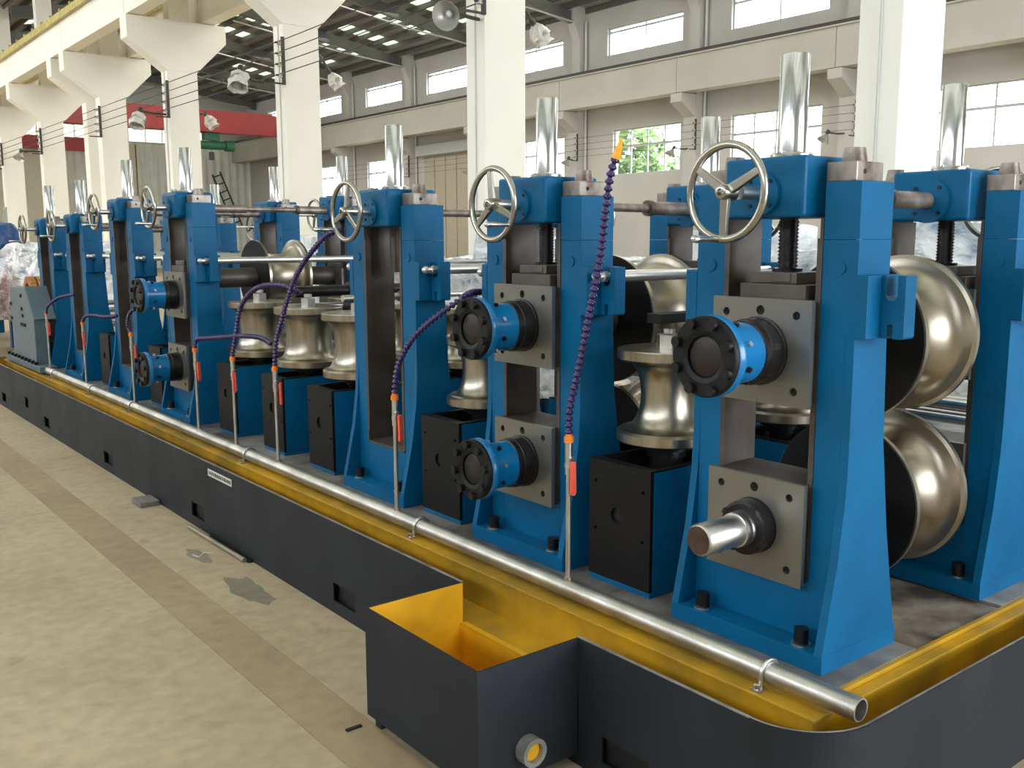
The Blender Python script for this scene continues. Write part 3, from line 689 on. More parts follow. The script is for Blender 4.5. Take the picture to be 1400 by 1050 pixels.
def handwheel(t, x, z, rot, sgn=-1, ha=0.0):
    w_ = obj('handwheel', HANDW, t, lambda: MB().tube([(0, .133*math.cos(2*PI*k/40), .133*math.sin(2*PI*k/40)) for k in range(40)], .0115, 10, True), 'hwrim', loc=(x, 0, z), rot=(rot, 0, 0))
    obj('hub', HANDW, w_, lambda: MB().lathe([[(.010, -.028), (.019, -.028), (.021, -.024), (.022, .0), (.024, .02), (.024, .03)], [(.024, .03), (.0, .03)], [(.010, -.028), (.010, -.01), (0, -.01)]], (0, 0, 0), 'x', 20), 'hwhub')
    for k in range(3):
        def sp():
            m_ = MB(); a0, a1 = .018, .126
            m_.add([(-.009, -.014, a0), (.010, -.014, a0), (.010, .014, a0), (-.009, .014, a0), (-.006, -.011, a1), (.006, -.011, a1), (.006, .011, a1), (-.006, .011, a1)], [(0, 3, 2, 1), (4, 5, 6, 7), (0, 1, 5, 4), (1, 2, 6, 5), (2, 3, 7, 6), (3, 0, 4, 7)]); return m_
        obj('spoke', HANDW, w_, sp, 'hwsp', rot=(PI+k*2*PI/3, 0, 0), bevel=.003)
    obj('handle', CHROME, w_, lambda: MB().lathe([[(0, -.118), (.007, -.117), (.0105, -.110), (.0115, -.095), (.0085, -.03), (.007, .0)]], (0, 0, 0), 'x', 14), 'hwhan', loc=(0, .133*math.sin(ha), -.133*math.cos(ha)), rot=(0, 0, PI if sgn > 0 else 0))
    return w_
def make_stand(X, Y, lab, dz=0, chocks='', rear=False, wheel=True, wrot=0, wx=-.205, grp='', ha=0.0):
    t = thing('mill_stand', lab, 'mill stand', (X, Y, OZ), group=grp)
    obj('frame', BLUE, t, lambda: stand_frame(dz), ('frame', dz), bevel=.0035)
    obj('saddle_block', BLUE, t, lambda: saddle(dz), ('saddle', dz), bevel=.010 if X > 2.4 else .024)
    h = 1.32+dz
    for s_ in (-1, 1):
        obj('rod_bracket', BLUE, t, lambda: bracket(s_), ('brk', s_), bevel=.003)
        obj('wear_liner', MACH, t, lambda: MB().box(-.003, .166, s_*.166, s_*.176, .245, h-.002).box(-.003, .03, s_*.158, s_*.166, .3, h-.06), ('liner', s_, dz))
        c = obj('post_clamp', CAST, t, lambda: MB().box(.015, .15, s_*.165, s_*.262, 1.417+dz, 1.473+dz), ('pc', s_, dz), bevel=.004)
        obj('clamp_cap', CAST, c, lambda: MB().cyl((.08, s_*.212, 0), 'z', .036, 1.473+dz, 1.514+dz, 18, .029), ('pcc', s_, dz))
        obj('clamp_hole', DEEPBLACK, c, lambda: MB().cyl((.055, 0, 1.445+dz), 'y', .008, s_*.2605, s_*.263, 10), ('pch', s_, dz))
    for (bx, by) in ((-.046, -.19), (-.046, .19), (.235, -.19), (.235, .19)):
        b = obj('base_bolt', BOLT, t, lambda: MB().cyl((0, 0, 0), 'z', .022, .0, .046, 16).cyl((0, 0, 0), 'z', .012, .046, .0465, 6), 'bbolt', loc=(bx, by, .059))
        obj('washer', STEEL, b, lambda: MB().cyl((0, 0, 0), 'z', .030, -.004, 0, 18), 'wash')
    obj('liner_sill', MACH, t, lambda: MB().box(-.002, .165, -.166, .166, .235, .247), 'sill')
    fl_ = obj('spindle_flange', CHROME, t, lambda: MB().lathe([[(0, .017), (.06, .017), (.065, .013)], [(.065, .013), (.065, 0)]], (0, 0, 0), 'z', 28), 'spfl', loc=(.078, 0, h+.175))
    for k in range(6): obj('flange_screw', STEEL, fl_, lambda: MB().cyl((.054, 0, 0), 'z', .006, .017, .022, 8), 'fscr', rot=(0, 0, k*PI/3))
    sp_top = 1.80 if dz < .05 else 1.89
    obj('spindle', CHROME, t, lambda: MB().lathe([[(.043, 0), (.043, sp_top-h-.175-.003), (.040, sp_top-h-.175)], [(.040, sp_top-h-.175), (.028, sp_top-h-.176)], [(.028, sp_top-h-.176), (0, sp_top-h-.195)]], (0, 0, 0), 'z', 32), ('spin', dz), loc=(.078, 0, h+.175))
    zt = 1.145 if chocks else .95
    if chocks or not rear:
        def screw():
            m_ = MB(); z = h; n = 0
            pl = []
            while z > zt: pl += [(.030, z), (.0265, z-.004), (.030, z-.008)] if False else [(.031, z), (.026, z-.0055)]; z -= .011
            m_.lathe([pl], (.078, 0, 0), 'z', 20); m_.cyl((.078, 0, 0), 'z', .026, zt-.002, h, 16); return m_
        if chocks: obj('screw', NUTM, t, screw, ('screw', dz))
        else: obj('screw', MACH, t, lambda: MB().cyl((.11, .06, 0), 'z', .026, 1.10, h, 16), ('screw2', dz))
    def chock(zc, key, mid):
        c = obj('chock', MACH, t, lambda: MB().box(-.03, .165, -.1655, .1655, -.155, .155), 'chk', loc=(0, 0, zc), bevel=.003)
        hl = [(s1*.128, s2*.112, .0125) for s1 in (-1, 1) for s2 in (-1, 1)]+[(0, .122, .015), (0, 0, .088)]
        obj('keeper_plate', GREYP, c, lambda: MB().plate([(-.18, -.158), (.18, -.158), (.18, .158), (-.18, .158)], hl, 'x', -.047, -.031, 20), 'keep')
        for (u, v, r) in hl[:5]: obj('socket_screw', BOLT, c, lambda: MB().cyl((0, 0, 0), 'x', .010, -.036, -.031, 10), 'sock', loc=(0, u, v))
        obj('seal_ring', NUTM, c, lambda: MB().cyl((0, 0, 0), 'x', .088, -.05, -.03, 28), 'seal')
        return c
    zu, zl = .925+(.0 if dz < .05 else -.04), .38
    if 'u' in chocks:
        chock(zu, 'u', 1)
        y_ = obj('chock_yoke', MACH, t, lambda: MB().box(-.02, .16, -.135, .10, .155, .200).box(-.0, .15, -.09, .075, .200, .235).box(-.004, .004, -.07, .0, .205, .232), 'yoke', loc=(0, 0, zu), bevel=.003)
        obj('screw_seat', NUTM, y_, lambda: MB().cyl((.078, 0, 0), 'z', .045, .232, .245, 20), 'seat')
    if 'l' in chocks: chock(zl, 'l', 1)
    if 'U' in chocks: coupling(t, zu)
    if 'L' in chocks: coupling(t, zl, wob=.2)
    if 'B' in chocks:
        n = obj('lock_nut', NUTM, t, lambda: MB().lathe([[(.0, -.10), (.075, -.10)], [(.075, -.1), (.084, -.095)], [(.084, -.095), (.086, -.047)]], (0, 0, 0), 'x', 28), 'lnut2', loc=(0, 0, zl))
        for k in range(4): obj('nut_slot', DEEPBLACK, n, lambda: MB().box(-.102, -.08, -.008, .008, .070, .0865), 'nslot2', rot=(k*PI/2+.5, 0, 0))
        sh = MB().lathe([[(.0, -.302), (.043, -.302)], [(.043, -.302), (.049, -.296), (.049, -.14)], [(.049, -.14), (.054, -.139)], [(.054, -.139), (.054, -.128)], [(.054, -.128), (.052, -.127), (.055, -.121), (.052, -.118), (.055, -.112), (.055, -.1)]], (0, 0, 0), 'x', 32)
        s2 = obj('roll_shaft', STEEL, t, sh, loc=(0, 0, zl)); obj('shaft_end', RUST, s2, MB().cyl((0, 0, 0), 'x', .0425, -.3035, -.302, 28))
    # worm shaft and handwheel
    za = 1.39+dz
    if not rear:
        f = obj('worm_flange', BLUE, t, lambda: MB().cyl((0, 0, 0), 'x', .062, -.068, -.052, 28), 'wfl', loc=(0, 0, za))
        for k in range(4): obj('flange_bolt', BOLT, f, lambda: MB().cyl((0, 0, .05), 'x', .006, -.073, -.067, 8), 'fbolt', rot=(k*PI/2+PI/4, 0, 0))
        obj('worm_shaft', STEEL, t, lambda: MB().cyl((0, 0, 0), 'x', .019, -.165, -.066, 18), 'wsh', loc=(0, 0, za))
        handwheel(t, wx, za, wrot, -1, ha)
    else:
        f = obj('worm_flange', BLUE, t, lambda: MB().cyl((0, 0, 0), 'x', .078, -.070, -.052, 32), 'wfl2', loc=(0, 0, za))
        for k in range(4): obj('flange_bolt', BOLT, f, lambda: MB().cyl((0, 0, .062), 'x', .007, -.075, -.069, 8), 'fbolt2', rot=(k*PI/2+PI/4, 0, 0))
        obj('worm_shaft', STEEL, t, lambda: MB().cyl((0, 0, 0), 'x', .014, .215, .47, 16), 'wsh2', loc=(0, 0, za))
        handwheel(t, .455, za, wrot, 1)
    return t
G1, G2 = 'blue stands of the front row', 'blue stands of the rear row'
FR = [(2.432, 1.812, 0, 'ulUB', 'foremost blue mill stand with one blue coupling above a bare shaft end', .06),
      (2.432, 2.951, 0, 'ulUL', 'blue mill stand with two blue couplings, second of the front row', 3.0),
      (2.432, 4.085, 0, '', 'blue mill stand with an empty brown window, third of the front row', 3.3),
      (2.385, 6.75, .09, 'ulUL', 'taller blue mill stand with two couplings, fourth of the front row', .35),
      (2.385, 8.05, .09, '', 'taller blue mill stand with empty window, fifth of the front row', .3),
      (2.385, 9.42, 0, '', 'blue mill stand with empty window, last but one of the front row', .6),
      (2.385, 10.55, -.02, '', 'blue mill stand at the far end of the front row', .2)]
HA = [.15, -.95, .9, -.6, -.7, -.8, .5]
for i, (x, y, dz, ch, lab, wr_) in enumerate(FR): make_stand(x, y, lab, dz, ch, wrot=wr_, wx=-.222 if y < 2 else -.19, grp=G1, ha=HA[i]-wr_)
RR = [(3.375, 1.812, 0, 'ul', 'blue rear-row mill stand by the bed corner, its flange without handwheel'),
      (3.401, 2.951, 0, 'ul', 'blue rear-row mill stand seen through the large handwheel'),
      (3.401, 4.085, 0, '', 'blue rear-row mill stand behind the second handwheel'),
      (3.60, 6.75, .09, 'ul', 'blue rear-row mill stand behind the third handwheel'),
      (3.64, 8.05, .09, '', 'blue rear-row mill stand beyond the white tie rod, under a slim spindle'),
      (3.64, 9.42, 0, '', 'small blue rear-row mill stand showing past the fourth stand'),
      (3.64, 10.55, -.02, '', 'blue rear-row mill stand hidden at the far end')]
for i, (x, y, dz, ch, lab) in enumerate(RR): make_stand(x, y, lab, dz, ch, rear=True, wrot=.4+i, grp=G2)

# cross shafts (front stand to rear stand), tie rods
cn = ['first', 'second', 'third', 'fourth', 'fifth', 'sixth', 'last']
for i in range(7):
    xa, ya, dz = FR[i][0], FR[i][1], FR[i][2]; xb = RR[i][0]
    z = OZ+1.39+dz
    t = thing('cross_shaft', 'steel shaft with coupling sleeve joining the tops of the %s pair of stands' % cn[i], 'shaft', (0, ya, z), group='cross shafts between the stand tops')
    obj('shaft', CAST, t, MB().cyl((0, 0, 0), 'x', .018, xa+.218, xb-.30, 16))
    obj('coupling_sleeve', CAST, t, MB().cyl((0, 0, 0), 'x', .029, xb-.32, xb-.071, 20)); obj('sleeve_collar', MACH, t, MB().cyl((0, 0, 0), 'x', .034, xb-.325, xb-.30, 16))
    if i >= 3: obj('coupling_sleeve', CAST, t, MB().cyl((0, 0, 0), 'x', .029, xa+.22, xa+.50, 20))
    if i > 0:
        for s_, sl in ((-1, 'near'), (1, 'far')):
            zz = OZ+1.122
            q = thing('tie_rod', 'bright tie rod in the %s bracket of the %s pair of stands' % ({'near': 'camera-facing', 'far': 'away-facing'}[sl], cn[i]), 'tie rod', (0, ya+s_*.354, zz), group='tie rods between stand brackets')
            obj('rod', BRIGHT, q, MB().cyl((0, 0, 0), 'x', .0225, xa+.124, xb+.06, 20).cyl((0, 0, 0), 'x', .0145, xa+.01, xa+.124, 14))
            obj('rod_nut', STEEL, q, MB().hexa((0, 0, 0), 'x', .022, xa+.045, xa+.067)); obj('rod_end', STEEL, q, MB().lathe([[(0, -.012), (.010, -.009), (.018, -.001), (.019, .012)]], (xa+.01, 0, 0), 'x', 12))

# forming rolls between the stands
def arc_profile(w, R, rn, n=16, l=None):
    """concave tube-roll surface: lands at both rims"""
    pts = []; l = l or w*.08
    for k in range(n+1):
        a = PI*k/n; pts.append((R-.012-(R-.012-rn)*math.sin(a)**.8, -w/2+l+(w-2*l)*(1-math.cos(a))/2))
    return [[(R, -w/2+.004), (R, -w/2+l*.8)], [(R, -w/2+l*.8), (R-.012, -w/2+l)], pts, [(R-.012, w/2-l), (R, w/2-l*.8)], [(R, w/2-l*.8), (R, w/2-.004)]]
def hroll(xc, y, z, R, w, lab, rn=.165, sh=True, xa=2.60, xb=3.350):
    t = thing('forming_roll', lab, 'roll', (xc, y, z), group='horizontal forming rolls')
    pr = arc_profile(w, R, rn)
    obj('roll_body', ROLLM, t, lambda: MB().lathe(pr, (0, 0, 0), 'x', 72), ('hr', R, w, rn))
    obj('roll_face', ROLLF, t, lambda: MB().lathe([[(R, -w/2+.004), (R-.004, -w/2)], [(R-.004, -w/2), (.05, -w/2)]], (0, 0, 0), 'x', 48), ('hf', R, w))
    obj('roll_face', ROLLF, t, lambda: MB().lathe([[(.05, w/2), (R-.004, w/2)], [(R-.004, w/2), (R, w/2-.004)]], (0, 0, 0), 'x', 48), ('hf2', R, w))
    obj('shaft', NUTM, t, MB().cyl((0, 0, 0), 'x', .048, xa-xc, xb-xc, 24))
    obj('spacer', MACH, t, MB().cyl((0, 0, 0), 'x', .07, xa-xc+.0, -w/2, 24))
    obj('spacer', MACH, t, MB().cyl((0, 0, 0), 'x', .07, w/2, xb-xc, 24))
hroll(3.03, 1.812, 1.371, .271, .35, 'big concave steel roll, upper one of the front pair', xb=3.324)
hroll(3.03, 1.812, .822, .271, .33, 'big concave steel roll, lower one of the front pair', xb=3.324)
hroll(3.02, 2.951, 1.366, .268, .35, 'upper concave steel roll between the second pair of stands')
hroll(3.02, 2.951, .82, .268, .35, 'lower concave steel roll between the second pair of stands')
hroll(3.10, 6.75, 1.43, .27, .34, 'upper concave roll with grey face beyond the trio of upright rolls', xa=2.56, xb=3.549)
hroll(3.10, 6.75, .86, .27, .34, 'lower concave roll between the fourth pair of stands', xa=2.56, xb=3.549)
# long dark spacer shafts behind the trio
for y, z, r, lab, m_ in ((5.66, 1.372, .036, 'dark horizontal shaft crossing above the upright rolls', NUTM), (5.745, 1.27, .024, 'lower dark shaft crossing behind the upright rolls', STEEL), (5.03, 1.36, .020, 'slim polished shaft behind the hoses', STEEL)):
    t = thing('spacer_shaft', lab, 'shaft', (0, y, z)); obj('shaft', m_, t, MB().cyl((0, 0, 0), 'x', r, 2.72 if y > 5 else 2.9, 3.75, 16)); obj('collar', MACH, t, MB().cyl((0, 0, 0), 'x', r*1.5, 3.1, 3.16, 16))
    for xx in ((2.80, 3.66) if z > 1.3 else (2.90, 3.56)): obj('pedestal', BLACK, t, MB().box(xx-.02, xx+.02, -.02, .02, .432-z+.008, -.0))

# side roll stands with upright rolls
def box_front(): return MB().prism([(-.152, .0), (.152, .0), (.152, .452), (-.152, .452)], 'x', -.016, 0)
def make_side(y, lab_s, lab_r, R=.187, ztop=1.30, zbot=.955, yoke=False, w=.30, rear=True, rn=.098):
    for side in ((0, 1) if rear else (0,)):
        x = 2.41 if side == 0 else 3.63; sg = 1 if side == 0 else -1
        t = thing('side_roll_stand', lab_s+('' if side == 0 else ', rear-side twin'), 'roll stand', (x, y, OZ), group='black-fronted side roll stands')
        h = .455; hw = w/2
        b = MB().box(0, sg*.46, -hw, -hw+.028, .02, h).box(0, sg*.46, hw-.028, hw, .02, h).box(sg*.43, sg*.46, -hw+.028, hw-.028, .02, h).box(sg*.0, sg*.03, -hw+.028, hw-.028, .02, h)
        obj('body', BLUE, t, b, bevel=.003)
        obj('well_shade_liner', BLACK, t, MB().box(sg*.0302, sg*.4298, -hw+.0282, hw-.0282, .02, h-.15).box(sg*.0302, sg*.034, -hw+.0282, hw-.0282, h-.15, h-.001).box(sg*.426, sg*.4298, -hw+.0282, hw-.0282, h-.15, h-.001).box(sg*.034, sg*.426, -hw+.0282, -hw+.033, h-.15, h-.001).box(sg*.034, sg*.426, hw-.033, hw-.0282, h-.15, h-.001))  # black lining paints the shade inside the hollow box
        obj('rim', BLACK, t, MB().box(sg*.43, sg*.46, -hw+.028, hw-.028, h, h+.006)); obj('rim', BLACK, t, MB().box(0, sg*.03, -hw+.028, hw-.028, h, h+.006))
        obj('foot_plate', BLUE, t, MB().box(-sg*.012, sg*.475, -hw, hw, 0, .02), bevel=.002)
        if side == 0:
            fp = obj('front_plate', BLACK, t, MB().plate([(-hw, .022), (hw, .022), (hw, h+.006), (-hw, h+.006)], [(.01, .27, .030), (.12, .20, .007), (-.12, .20, .007), (.12, .38, .007), (-.12, .38, .007)], 'x', -.016, 0))
            obj('port_recess', DEEPBLACK, fp, MB().cyl((0, .01, .27), 'x', .030, -.003, -.001, 16))
        obj('rim', BLACK, t, MB().box(0, sg*.46, -hw, -hw+.028, h, h+.006)); obj('rim', BLACK, t, MB().box(0, sg*.46, hw-.028, hw, h, h+.006))
        xr = 2.66 if side == 0 else 3.385
        q = thing('side_roll', lab_r+('' if side == 0 else ', its partner on the rear side'), 'roll', (xr, y+.02, 0), group='upright side rolls')
        wv = ztop-zbot; pf = arc_profile(wv, R, rn, l=.044)
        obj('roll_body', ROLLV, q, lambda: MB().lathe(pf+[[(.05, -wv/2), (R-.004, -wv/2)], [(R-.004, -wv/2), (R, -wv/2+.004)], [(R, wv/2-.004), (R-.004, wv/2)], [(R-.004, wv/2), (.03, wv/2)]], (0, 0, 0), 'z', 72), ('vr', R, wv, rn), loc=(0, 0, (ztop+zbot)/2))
        obj('bearing_seat', NUTM, q, MB().cyl((0, 0, 0), 'z', .075, .895, zbot-.012, 24).cyl((0, 0, 0), 'z', .10, zbot-.03, zbot, 24).cyl((0, 0, 0), 'z', .06, .80, .895, 20))
        obj('top_nut', STEEL, q, MB().hexa((0, 0, 0), 'z', .046, ztop, ztop+.05)); obj('shaft_tip', STEEL, q, MB().cyl((0, 0, 0), 'z', .024, ztop+.055, ztop+.075, 16))
    if yoke:
        t = thing('yoke_bar', 'flat black bar bridging the tops of the upright rolls behind the first stand', 'bar', (0, y+.02, 1.385))
        obj('bar', BLACK, t, MB().box(2.58, 3.47, -.035, .035, .01, .045), bevel=.002)
        for xx in (2.66, 3.385): obj('bushing', MACH, t, MB().cyl((xx, 0, 0), 'z', .032, -.012, .01, 16))
make_side(2.41, 'blue box stand with black front between the first and second mill stands', 'large upright roll beside the foremost coupling', yoke=True, w=.31)
make_side(3.555, 'blue box stand with black front between the second and third mill stands', 'upright roll half hidden behind the second stand', R=.175, ztop=1.26, zbot=.94)
make_side(4.72, 'blue box stand with round port beside the third mill stand', 'upright roll of the trio beside the third stand', R=.205, ztop=1.30, zbot=.945, w=.28, rn=.135)
make_side(5.33, 'blue box stand with black front, middle of the trio', 'upright roll in the middle of the trio', R=.205, ztop=1.30, zbot=.945, w=.28, rn=.135)
make_side(6.03, 'blue box stand with black front, next to the fourth mill stand', 'upright roll of the trio next to the fourth stand', R=.205, ztop=1.30, zbot=.945, w=.28, rn=.135)
make_side(7.42, 'blue box stand between the fourth and fifth mill stands', 'upright roll between the fourth and fifth stands', R=.14, ztop=1.13, zbot=.955, w=.26, rear=False)
make_side(8.73, 'blue box stand between the fifth and sixth mill stands', 'upright roll between the fifth and sixth stands', R=.14, ztop=1.13, zbot=.955, w=.26, rear=False)

# grey entry frame at the far end
t = thing('entry_frame', 'grey-blue slanted plate frame bolted at the far end of the bed', 'frame')
obj('side_plate', BLUEGREY, t, MB().prism([(11.24, .50), (11.24, 1.225), (10.56, 1.235), (10.25, .93), (10.25, .50)][::-1], 'x', 2.17, 2.295), bevel=.004)
obj('slanted_edge', BLUEGREY, t, MB().prism([(10.56, 1.236), (10.25, .93), (10.23, .94), (10.545, 1.25)], 'x', 2.172, 2.372))
obj('base_rail', BLUEGREY, t, MB().box(2.135, 2.29, 9.98, 11.5, ZD, .50), bevel=.004)
for k in range(9): obj('rail_bolt', BOLT, t, lambda: MB().cyl((0, 0, 0), 'z', .018, 0, .03, 10), 'rbolt', loc=(2.152, 10.2+k*.15, .50))
for k, (yy, zz, r) in enumerate(((10.72, 1.15, .012), (10.72, 1.02, .012), (10.70, .95, .014), (10.78, .86, .02), (10.70, .86, .02), (10.62, .86, .02), (11.20, .9, .02), (11.2, 1.05, .02))): obj('plate_screw', BOLT, t, lambda: MB().cyl((0, 0, 0), 'x', .018, -.014, 0, 10), 'pscr', loc=(2.17, yy, zz))
for k, z in enumerate((.78, .86, .94, 1.02)): obj('guide_roller', CHROME, t, MB().cyl((0, 11.15, z), 'x', .028, 2.285, 3.3, 14))

# coolant risers with segmented hoses
def bead_hose(path, r=.0145, step=.023):
    pts = smoothpath(path, 8); m_ = MB(); acc = 0; out = [pts[0]]
    L_ = [0]
    for a, b in zip(pts[:-1], pts[1:]): L_.append(L_[-1]+(b-a).length)
    def at(s_):
        for i in range(len(L_)-1):
            if L_[i+1] >= s_:
                f_ = (s_-L_[i])/max(L_[i+1]-L_[i], 1e-9); return pts[i].lerp(pts[i+1], f_)
        return pts[-1]
    n = max(int(L_[-1]/step), 2); P_ = []; R2 = []
    for k in range(n):
        for f_, q in ((0, .52), (.2, .54), (.32, .98), (.62, 1.03), (.78, .70)):
            P_.append(at((k+f_)*L_[-1]/n)); R2.append(r*q)
    P_.append(pts[-1]); R2.append(r*.6)
    return m_.tube(P_, R2, 9)
RL = [  # y, lever side, hose path (x, y, z), label
    (2.352, [(2.1, 2.352, 1.07), (2.1, 2.35, 1.14), (2.1, 2.32, 1.24), (2.1, 2.29, 1.34), (2.1, 2.26, 1.46), (2.1, 2.24, 1.53), (2.1, 2.21, 1.65), (2.1, 2.19, 1.78), (2.1, 2.17, 1.89), (2.1, 2.145, 1.945)], 'coolant riser with tall purple hose ending in an amber nozzle', 'n'),
    (3.454, [(2.1, 3.454, 1.07), (2.1, 3.44, 1.13), (2.1, 3.40, 1.21), (2.12, 3.32, 1.31), (2.18, 3.24, 1.395), (2.26, 3.20, 1.455), (2.36, 3.26, 1.48), (2.5, 3.36, 1.475)], 'coolant riser with purple hose bending to the second stand', ''),
    (4.628, [(2.1, 4.628, 1.05), (2.1, 4.6, 1.18), (2.1, 4.53, 1.29), (2.1, 4.46, 1.39), (2.1, 4.37, 1.5), (2.1, 4.26, 1.59), (2.11, 4.16, 1.66), (2.14, 4.09, 1.72), (2.2, 4.05, 1.745)], 'coolant riser with long purple hose arching to the third handwheel', ''),
    (5.18, [(2.1, 5.18, 1.05), (2.1, 5.13, 1.15), (2.1, 5.08, 1.26), (2.1, 5.03, 1.34), (2.1, 4.9, 1.42), (2.1, 4.73, 1.465), (2.1, 4.51, 1.475), (2.13, 4.45, 1.455), (2.2, 4.5, 1.43)], 'coolant riser with purple hose bowed over the trio of rolls', ''),
    (5.755, [(2.1, 5.755, 1.07), (2.1, 5.71, 1.11), (2.1, 5.53, 1.13), (2.1, 5.25, 1.16), (2.1, 4.99, 1.185), (2.1, 4.78, 1.19), (2.1, 4.66, 1.17)], 'coolant riser whose purple hose runs level across the trio', ''),
    (6.99, [(2.1, 6.99, 1.03), (2.1, 7.05, 1.1), (2.1, 6.99, 1.19), (2.16, 6.95, 1.25), (2.26, 7.05, 1.28)], 'coolant riser in front of the fourth stand couplings', ''),
    (8.228, [(2.1, 8.228, 1.05), (2.1, 8.11, 1.105), (2.1, 7.85, 1.125), (2.1, 7.6, 1.13), (2.12, 7.36, 1.15)], 'coolant riser in front of the fifth stand window', ''),
    (9.41, [(2.1, 9.41, 1.05), (2.1, 9.33, 1.12), (2.1, 8.95, 1.21), (2.12, 8.5, 1.26)], 'coolant riser in front of the sixth stand, last on the pipe', '')]
for i, (y, hp, lab, fl_) in enumerate(RL):
    q_ = []
    for (a, b, c) in hp:                      # hoses lean in a little towards the stands
        a2 = 2.205+(a-2.1)*.7; k_ = a2/a; q_.append((a2, b*k_, 1.7-(1.7-c)*k_))
    hp = q_; y = y*1.05
    t = thing('coolant_riser', lab, 'coolant pipe', (2.205, y, .4975), group='coolant risers with purple hoses')
    obj('riser_pipe', ZINC, t, lambda: MB().cyl((0, 0, 0), 'z', .0095, -.002, .435, 12).cyl((0, 0, 0), 'z', .015, -.003, .012, 12), 'rpipe')
    v = obj('valve_body', STEEL, t, lambda: MB().cyl((0, 0, 0), 'z', .013, .385, .50, 14).cyl((0, 0, 0), 'z', .0165, .41, .425, 6, smooth=False).cyl((0, 0, .445), 'y', .0085, -.022, 0, 10), 'valve')
    obj('valve_lever', REDP, v, lambda: MB().prism([(-.009, .40), (.006, .41), (.010, .29), (-.002, .288), (-.008, .31)], 'x', -.006, .006) if False else MB().prism([(-.010, .436), (.010, .436), (.013, .325), (.006, .314), (-.008, .317)], 'y', -.034, -.022), ('lever'), loc=(.0, -.0, .0), rot=(0, 0, .5*(i % 3)-.2), bevel=.002)
    c = obj('hose_collar', ORANGE, t, lambda: MB().cyl((0, 0, 0), 'z', .017, .50, .520, 16).cyl((0, 0, 0), 'z', .0125, .520, .53, 16), 'collar')
    hp = [(a-2.205, b-y, cc-.4975) for a, b, cc in hp]; hp[0] = (0, 0, .525)
    h = obj('hose', HOSE, t, bead_hose(hp))
    if fl_ == 'n':
        a, b = Vector(hp[-2]), Vector(hp[-1]); d = (b-a).normalized()
        nz = MB().tube([b-d*.004, b+d*.008, b+d*.016, b+d*.05, b+d*.058], [.014, .014, .0115, .0065, .0055], 12)
        obj('nozzle', AMBER, t, nz)

# loose things on the floor
o = obj('scrap_tube', SCRAP, None, MB().tube([(1.935, 5.54, .014), (1.945, 4.76, .014)], .013, 10)); tag(o, 'tan square tube lying on the floor beside the bed', 'tube')
o = obj('angle_iron', BLACK, None, MB().box(1.960, 1.984, 4.74, 5.33, 0, .006).box(1.978, 1.984, 4.74, 5.33, .006, .02)); tag(o, 'dark angle iron strip on the floor against the bed', 'angle iron')
o = obj('cement_block', BLOCKM, None, MB().box(1.85, 1.975, 6.18, 6.36, 0, .035), bevel=.006); tag(o, 'small grey block lying on the floor against the bed', 'block')
o = obj('wire_offcut', STICK, None, MB().tube(smoothpath([(1.775, 5.06, .003), (1.79, 5.0, .003), (1.83, 5.04, .004), (1.88, 5.02, .003)]), .003, 6)); tag(o, 'bent white wire offcut on the concrete beside the tan tube', 'wire')
o = obj('black_chip', DEEPBLACK, None, MB().box(1.50, 1.56, 2.83, 2.845, 0, .006)); tag(o, 'thin black strip on the floor at the catch tank corner', 'strip')

# ================================================================== machines beyond
def wrapped(x0, x1, y0, y1, z1, lab, seed, m_=FILM, n=18, name='wrapped_machine', z0=.55, rag=.045):
    """crumpled film over a machine on legs"""
    rnd = random.Random(seed); bm = bmesh.new()
    bmesh.ops.create_cube(bm, size=1); bmesh.ops.subdivide_edges(bm, edges=bm.edges[:], cuts=n, use_grid_fill=True)
    for v in bm.verts:
        c = v.co
        tz = .5+c.z; k = 1-(.05 if rag < .1 else .22)*tz*tz
        p = Vector((x0+(x1-x0)*(.5+c.x*k), y0+(y1-y0)*(.5+c.y*k), z0+(z1-z0)*tz))
        q = p*2.1+Vector((seed, 0, 0))
        d = noise.noise_vector(q)*rag+noise.noise_vector(q*3.2)*rag*.35+noise.noise_vector(q*8)*.010
        v.co = p+d
    m2 = MB(); bm.verts.index_update(); m2.add([v.co[:] for v in bm.verts], [[v.index for v in f.verts] for f in bm.faces], False); bm.free()
    t = thing(name, lab, 'wrapped machine')
    obj('cover', m_, t, m2)
    lg = MB()
    for xx in (x0+.25, x1-.25):
        for yy in (y0+.3, y1-.3): obj('leg', BLUE, t, MB().box(xx-.08, xx+.08, yy-.08, yy+.08, 0, z0+.15))
    return t
for k, (a, b, h, lab) in enumerate((
    (2.60, 3.40, 1.80, 'tall film-wrapped crate seen through the top of the foremost stand'), (3.50, 4.20, 1.62, 'lower film-wrapped crate beside the one behind the foremost stand'),
    (4.32, 5.10, 1.76, 'film-wrapped crate between the first and second stands'), (5.70, 6.65, 1.52, 'low film-wrapped crate behind the second handwheel'),
    (6.80, 7.55, 1.72, 'film-wrapped crate between the second and third stands'), (7.75, 8.85, 1.50, 'low film-wrapped crate beside the tan wall door'),
    (9.3, 10.3, 1.60, 'film-wrapped crate beyond the third stand'), (10.5, 11.8, 1.74, 'film-wrapped crate beyond the fourth stand'),
    (-.35, .8, 1.55, 'film-wrapped crate furthest along towards the open end'), (.95, 2.1, 1.72, 'film-wrapped crate behind the rear corner stand'))):
    wrapped(5.3+.15*(k % 3), 6.4+.2*(k % 2), a, b, h, lab, k*3+1, name='wrapped_crate', z0=.35)
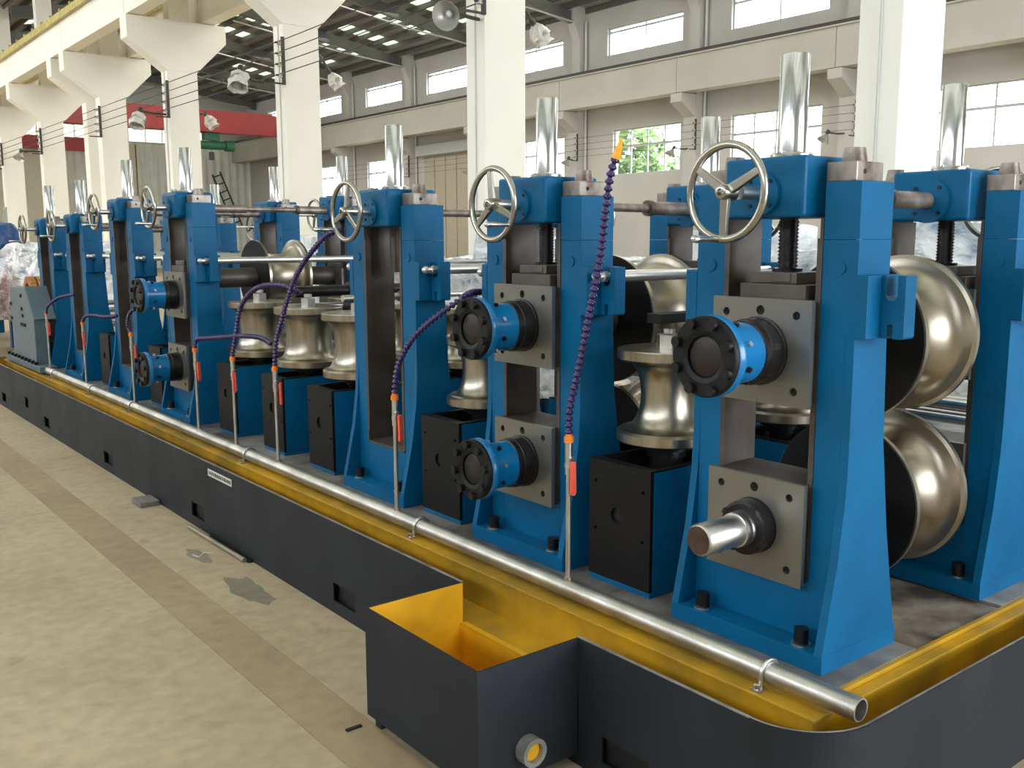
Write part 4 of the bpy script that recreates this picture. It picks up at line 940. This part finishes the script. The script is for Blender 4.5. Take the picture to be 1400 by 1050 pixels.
wrapped(3.1, 4.6, 14.2, 17.4, 1.62, 'film-wrapped coil machine past the end of the bed', 21, rag=.14, n=26)
wrapped(2.75, 3.9, 18.2, 20.4, 1.92, 'machine under a blue tarpaulin past the far end', 31, TARPB, rag=.14, name='covered_machine')
wrapped(1.9, 2.7, 15.6, 17.4, 1.45, 'low machine under a red cover past the far end', 41, TARPR, rag=.14, name='covered_machine')
t = thing('copper_coil', 'orange copper coils heaped behind the grey entry frame', 'coil', (2.75, 13.2, 0))
for k in range(5): obj('coil_ring', COPPER, t, MB().ring((0, 0, 0), 'x', .16, .24, .09*k, .09*k+.07, 20), loc=(0, 0, 1.02))
obj('trestle', BLACK, t, MB().box(-.1, .6, -.25, .25, .60, .78).box(-.1, 0, -.2, .2, 0, .6).box(.5, .6, -.2, .2, 0, .6))
# a blue machine line further back
for k, (y, lab) in enumerate(((4.4, 'blue gearbox cabinet far behind the foremost stand'), (8.6, 'blue gearbox cabinet far behind the second stand'), (12.6, 'blue gearbox cabinet far behind the third stand'), (.6, 'blue gearbox cabinet far behind the corner stand'))):
    t = thing('gearbox_cabinet', lab, 'gearbox', (7.1, y, 0), group='blue gearboxes beyond the mill')
    obj('housing', BLUE, t, MB().box(0, .7, 0, 1.6, .1, 1.35), bevel=.02); obj('plinth', BED, t, MB().box(-.1, .8, -.1, 1.7, 0, .1)); obj('cap', BLUE, t, MB().cyl((.35, .5, 0), 'z', .2, 1.35, 1.5, 20)); obj('drum', REDP if k == 1 else BLUE, t, MB().cyl((.35, 1.15, 0), 'z', .16, 1.35, 1.55, 20))
# gearbox line directly behind the rear stands, on the bed side
t = thing('drive_shaft_rack', 'stacked chrome tubes on blue trestles behind the rear stands', 'rack', (4.35, 0, 0))
for k in range(4): obj('tube', CHROME, t, MB().cyl((0, 0, 0), 'y', .028, .3, 5.6, 14), loc=(.05+.1*(k % 2), 0, .86+.07*(k//2)))
for y in (.7, 2.6, 4.8): obj('trestle', BLUE, t, MB().box(-.02, .24, y-.04, y+.04, 0, .83))
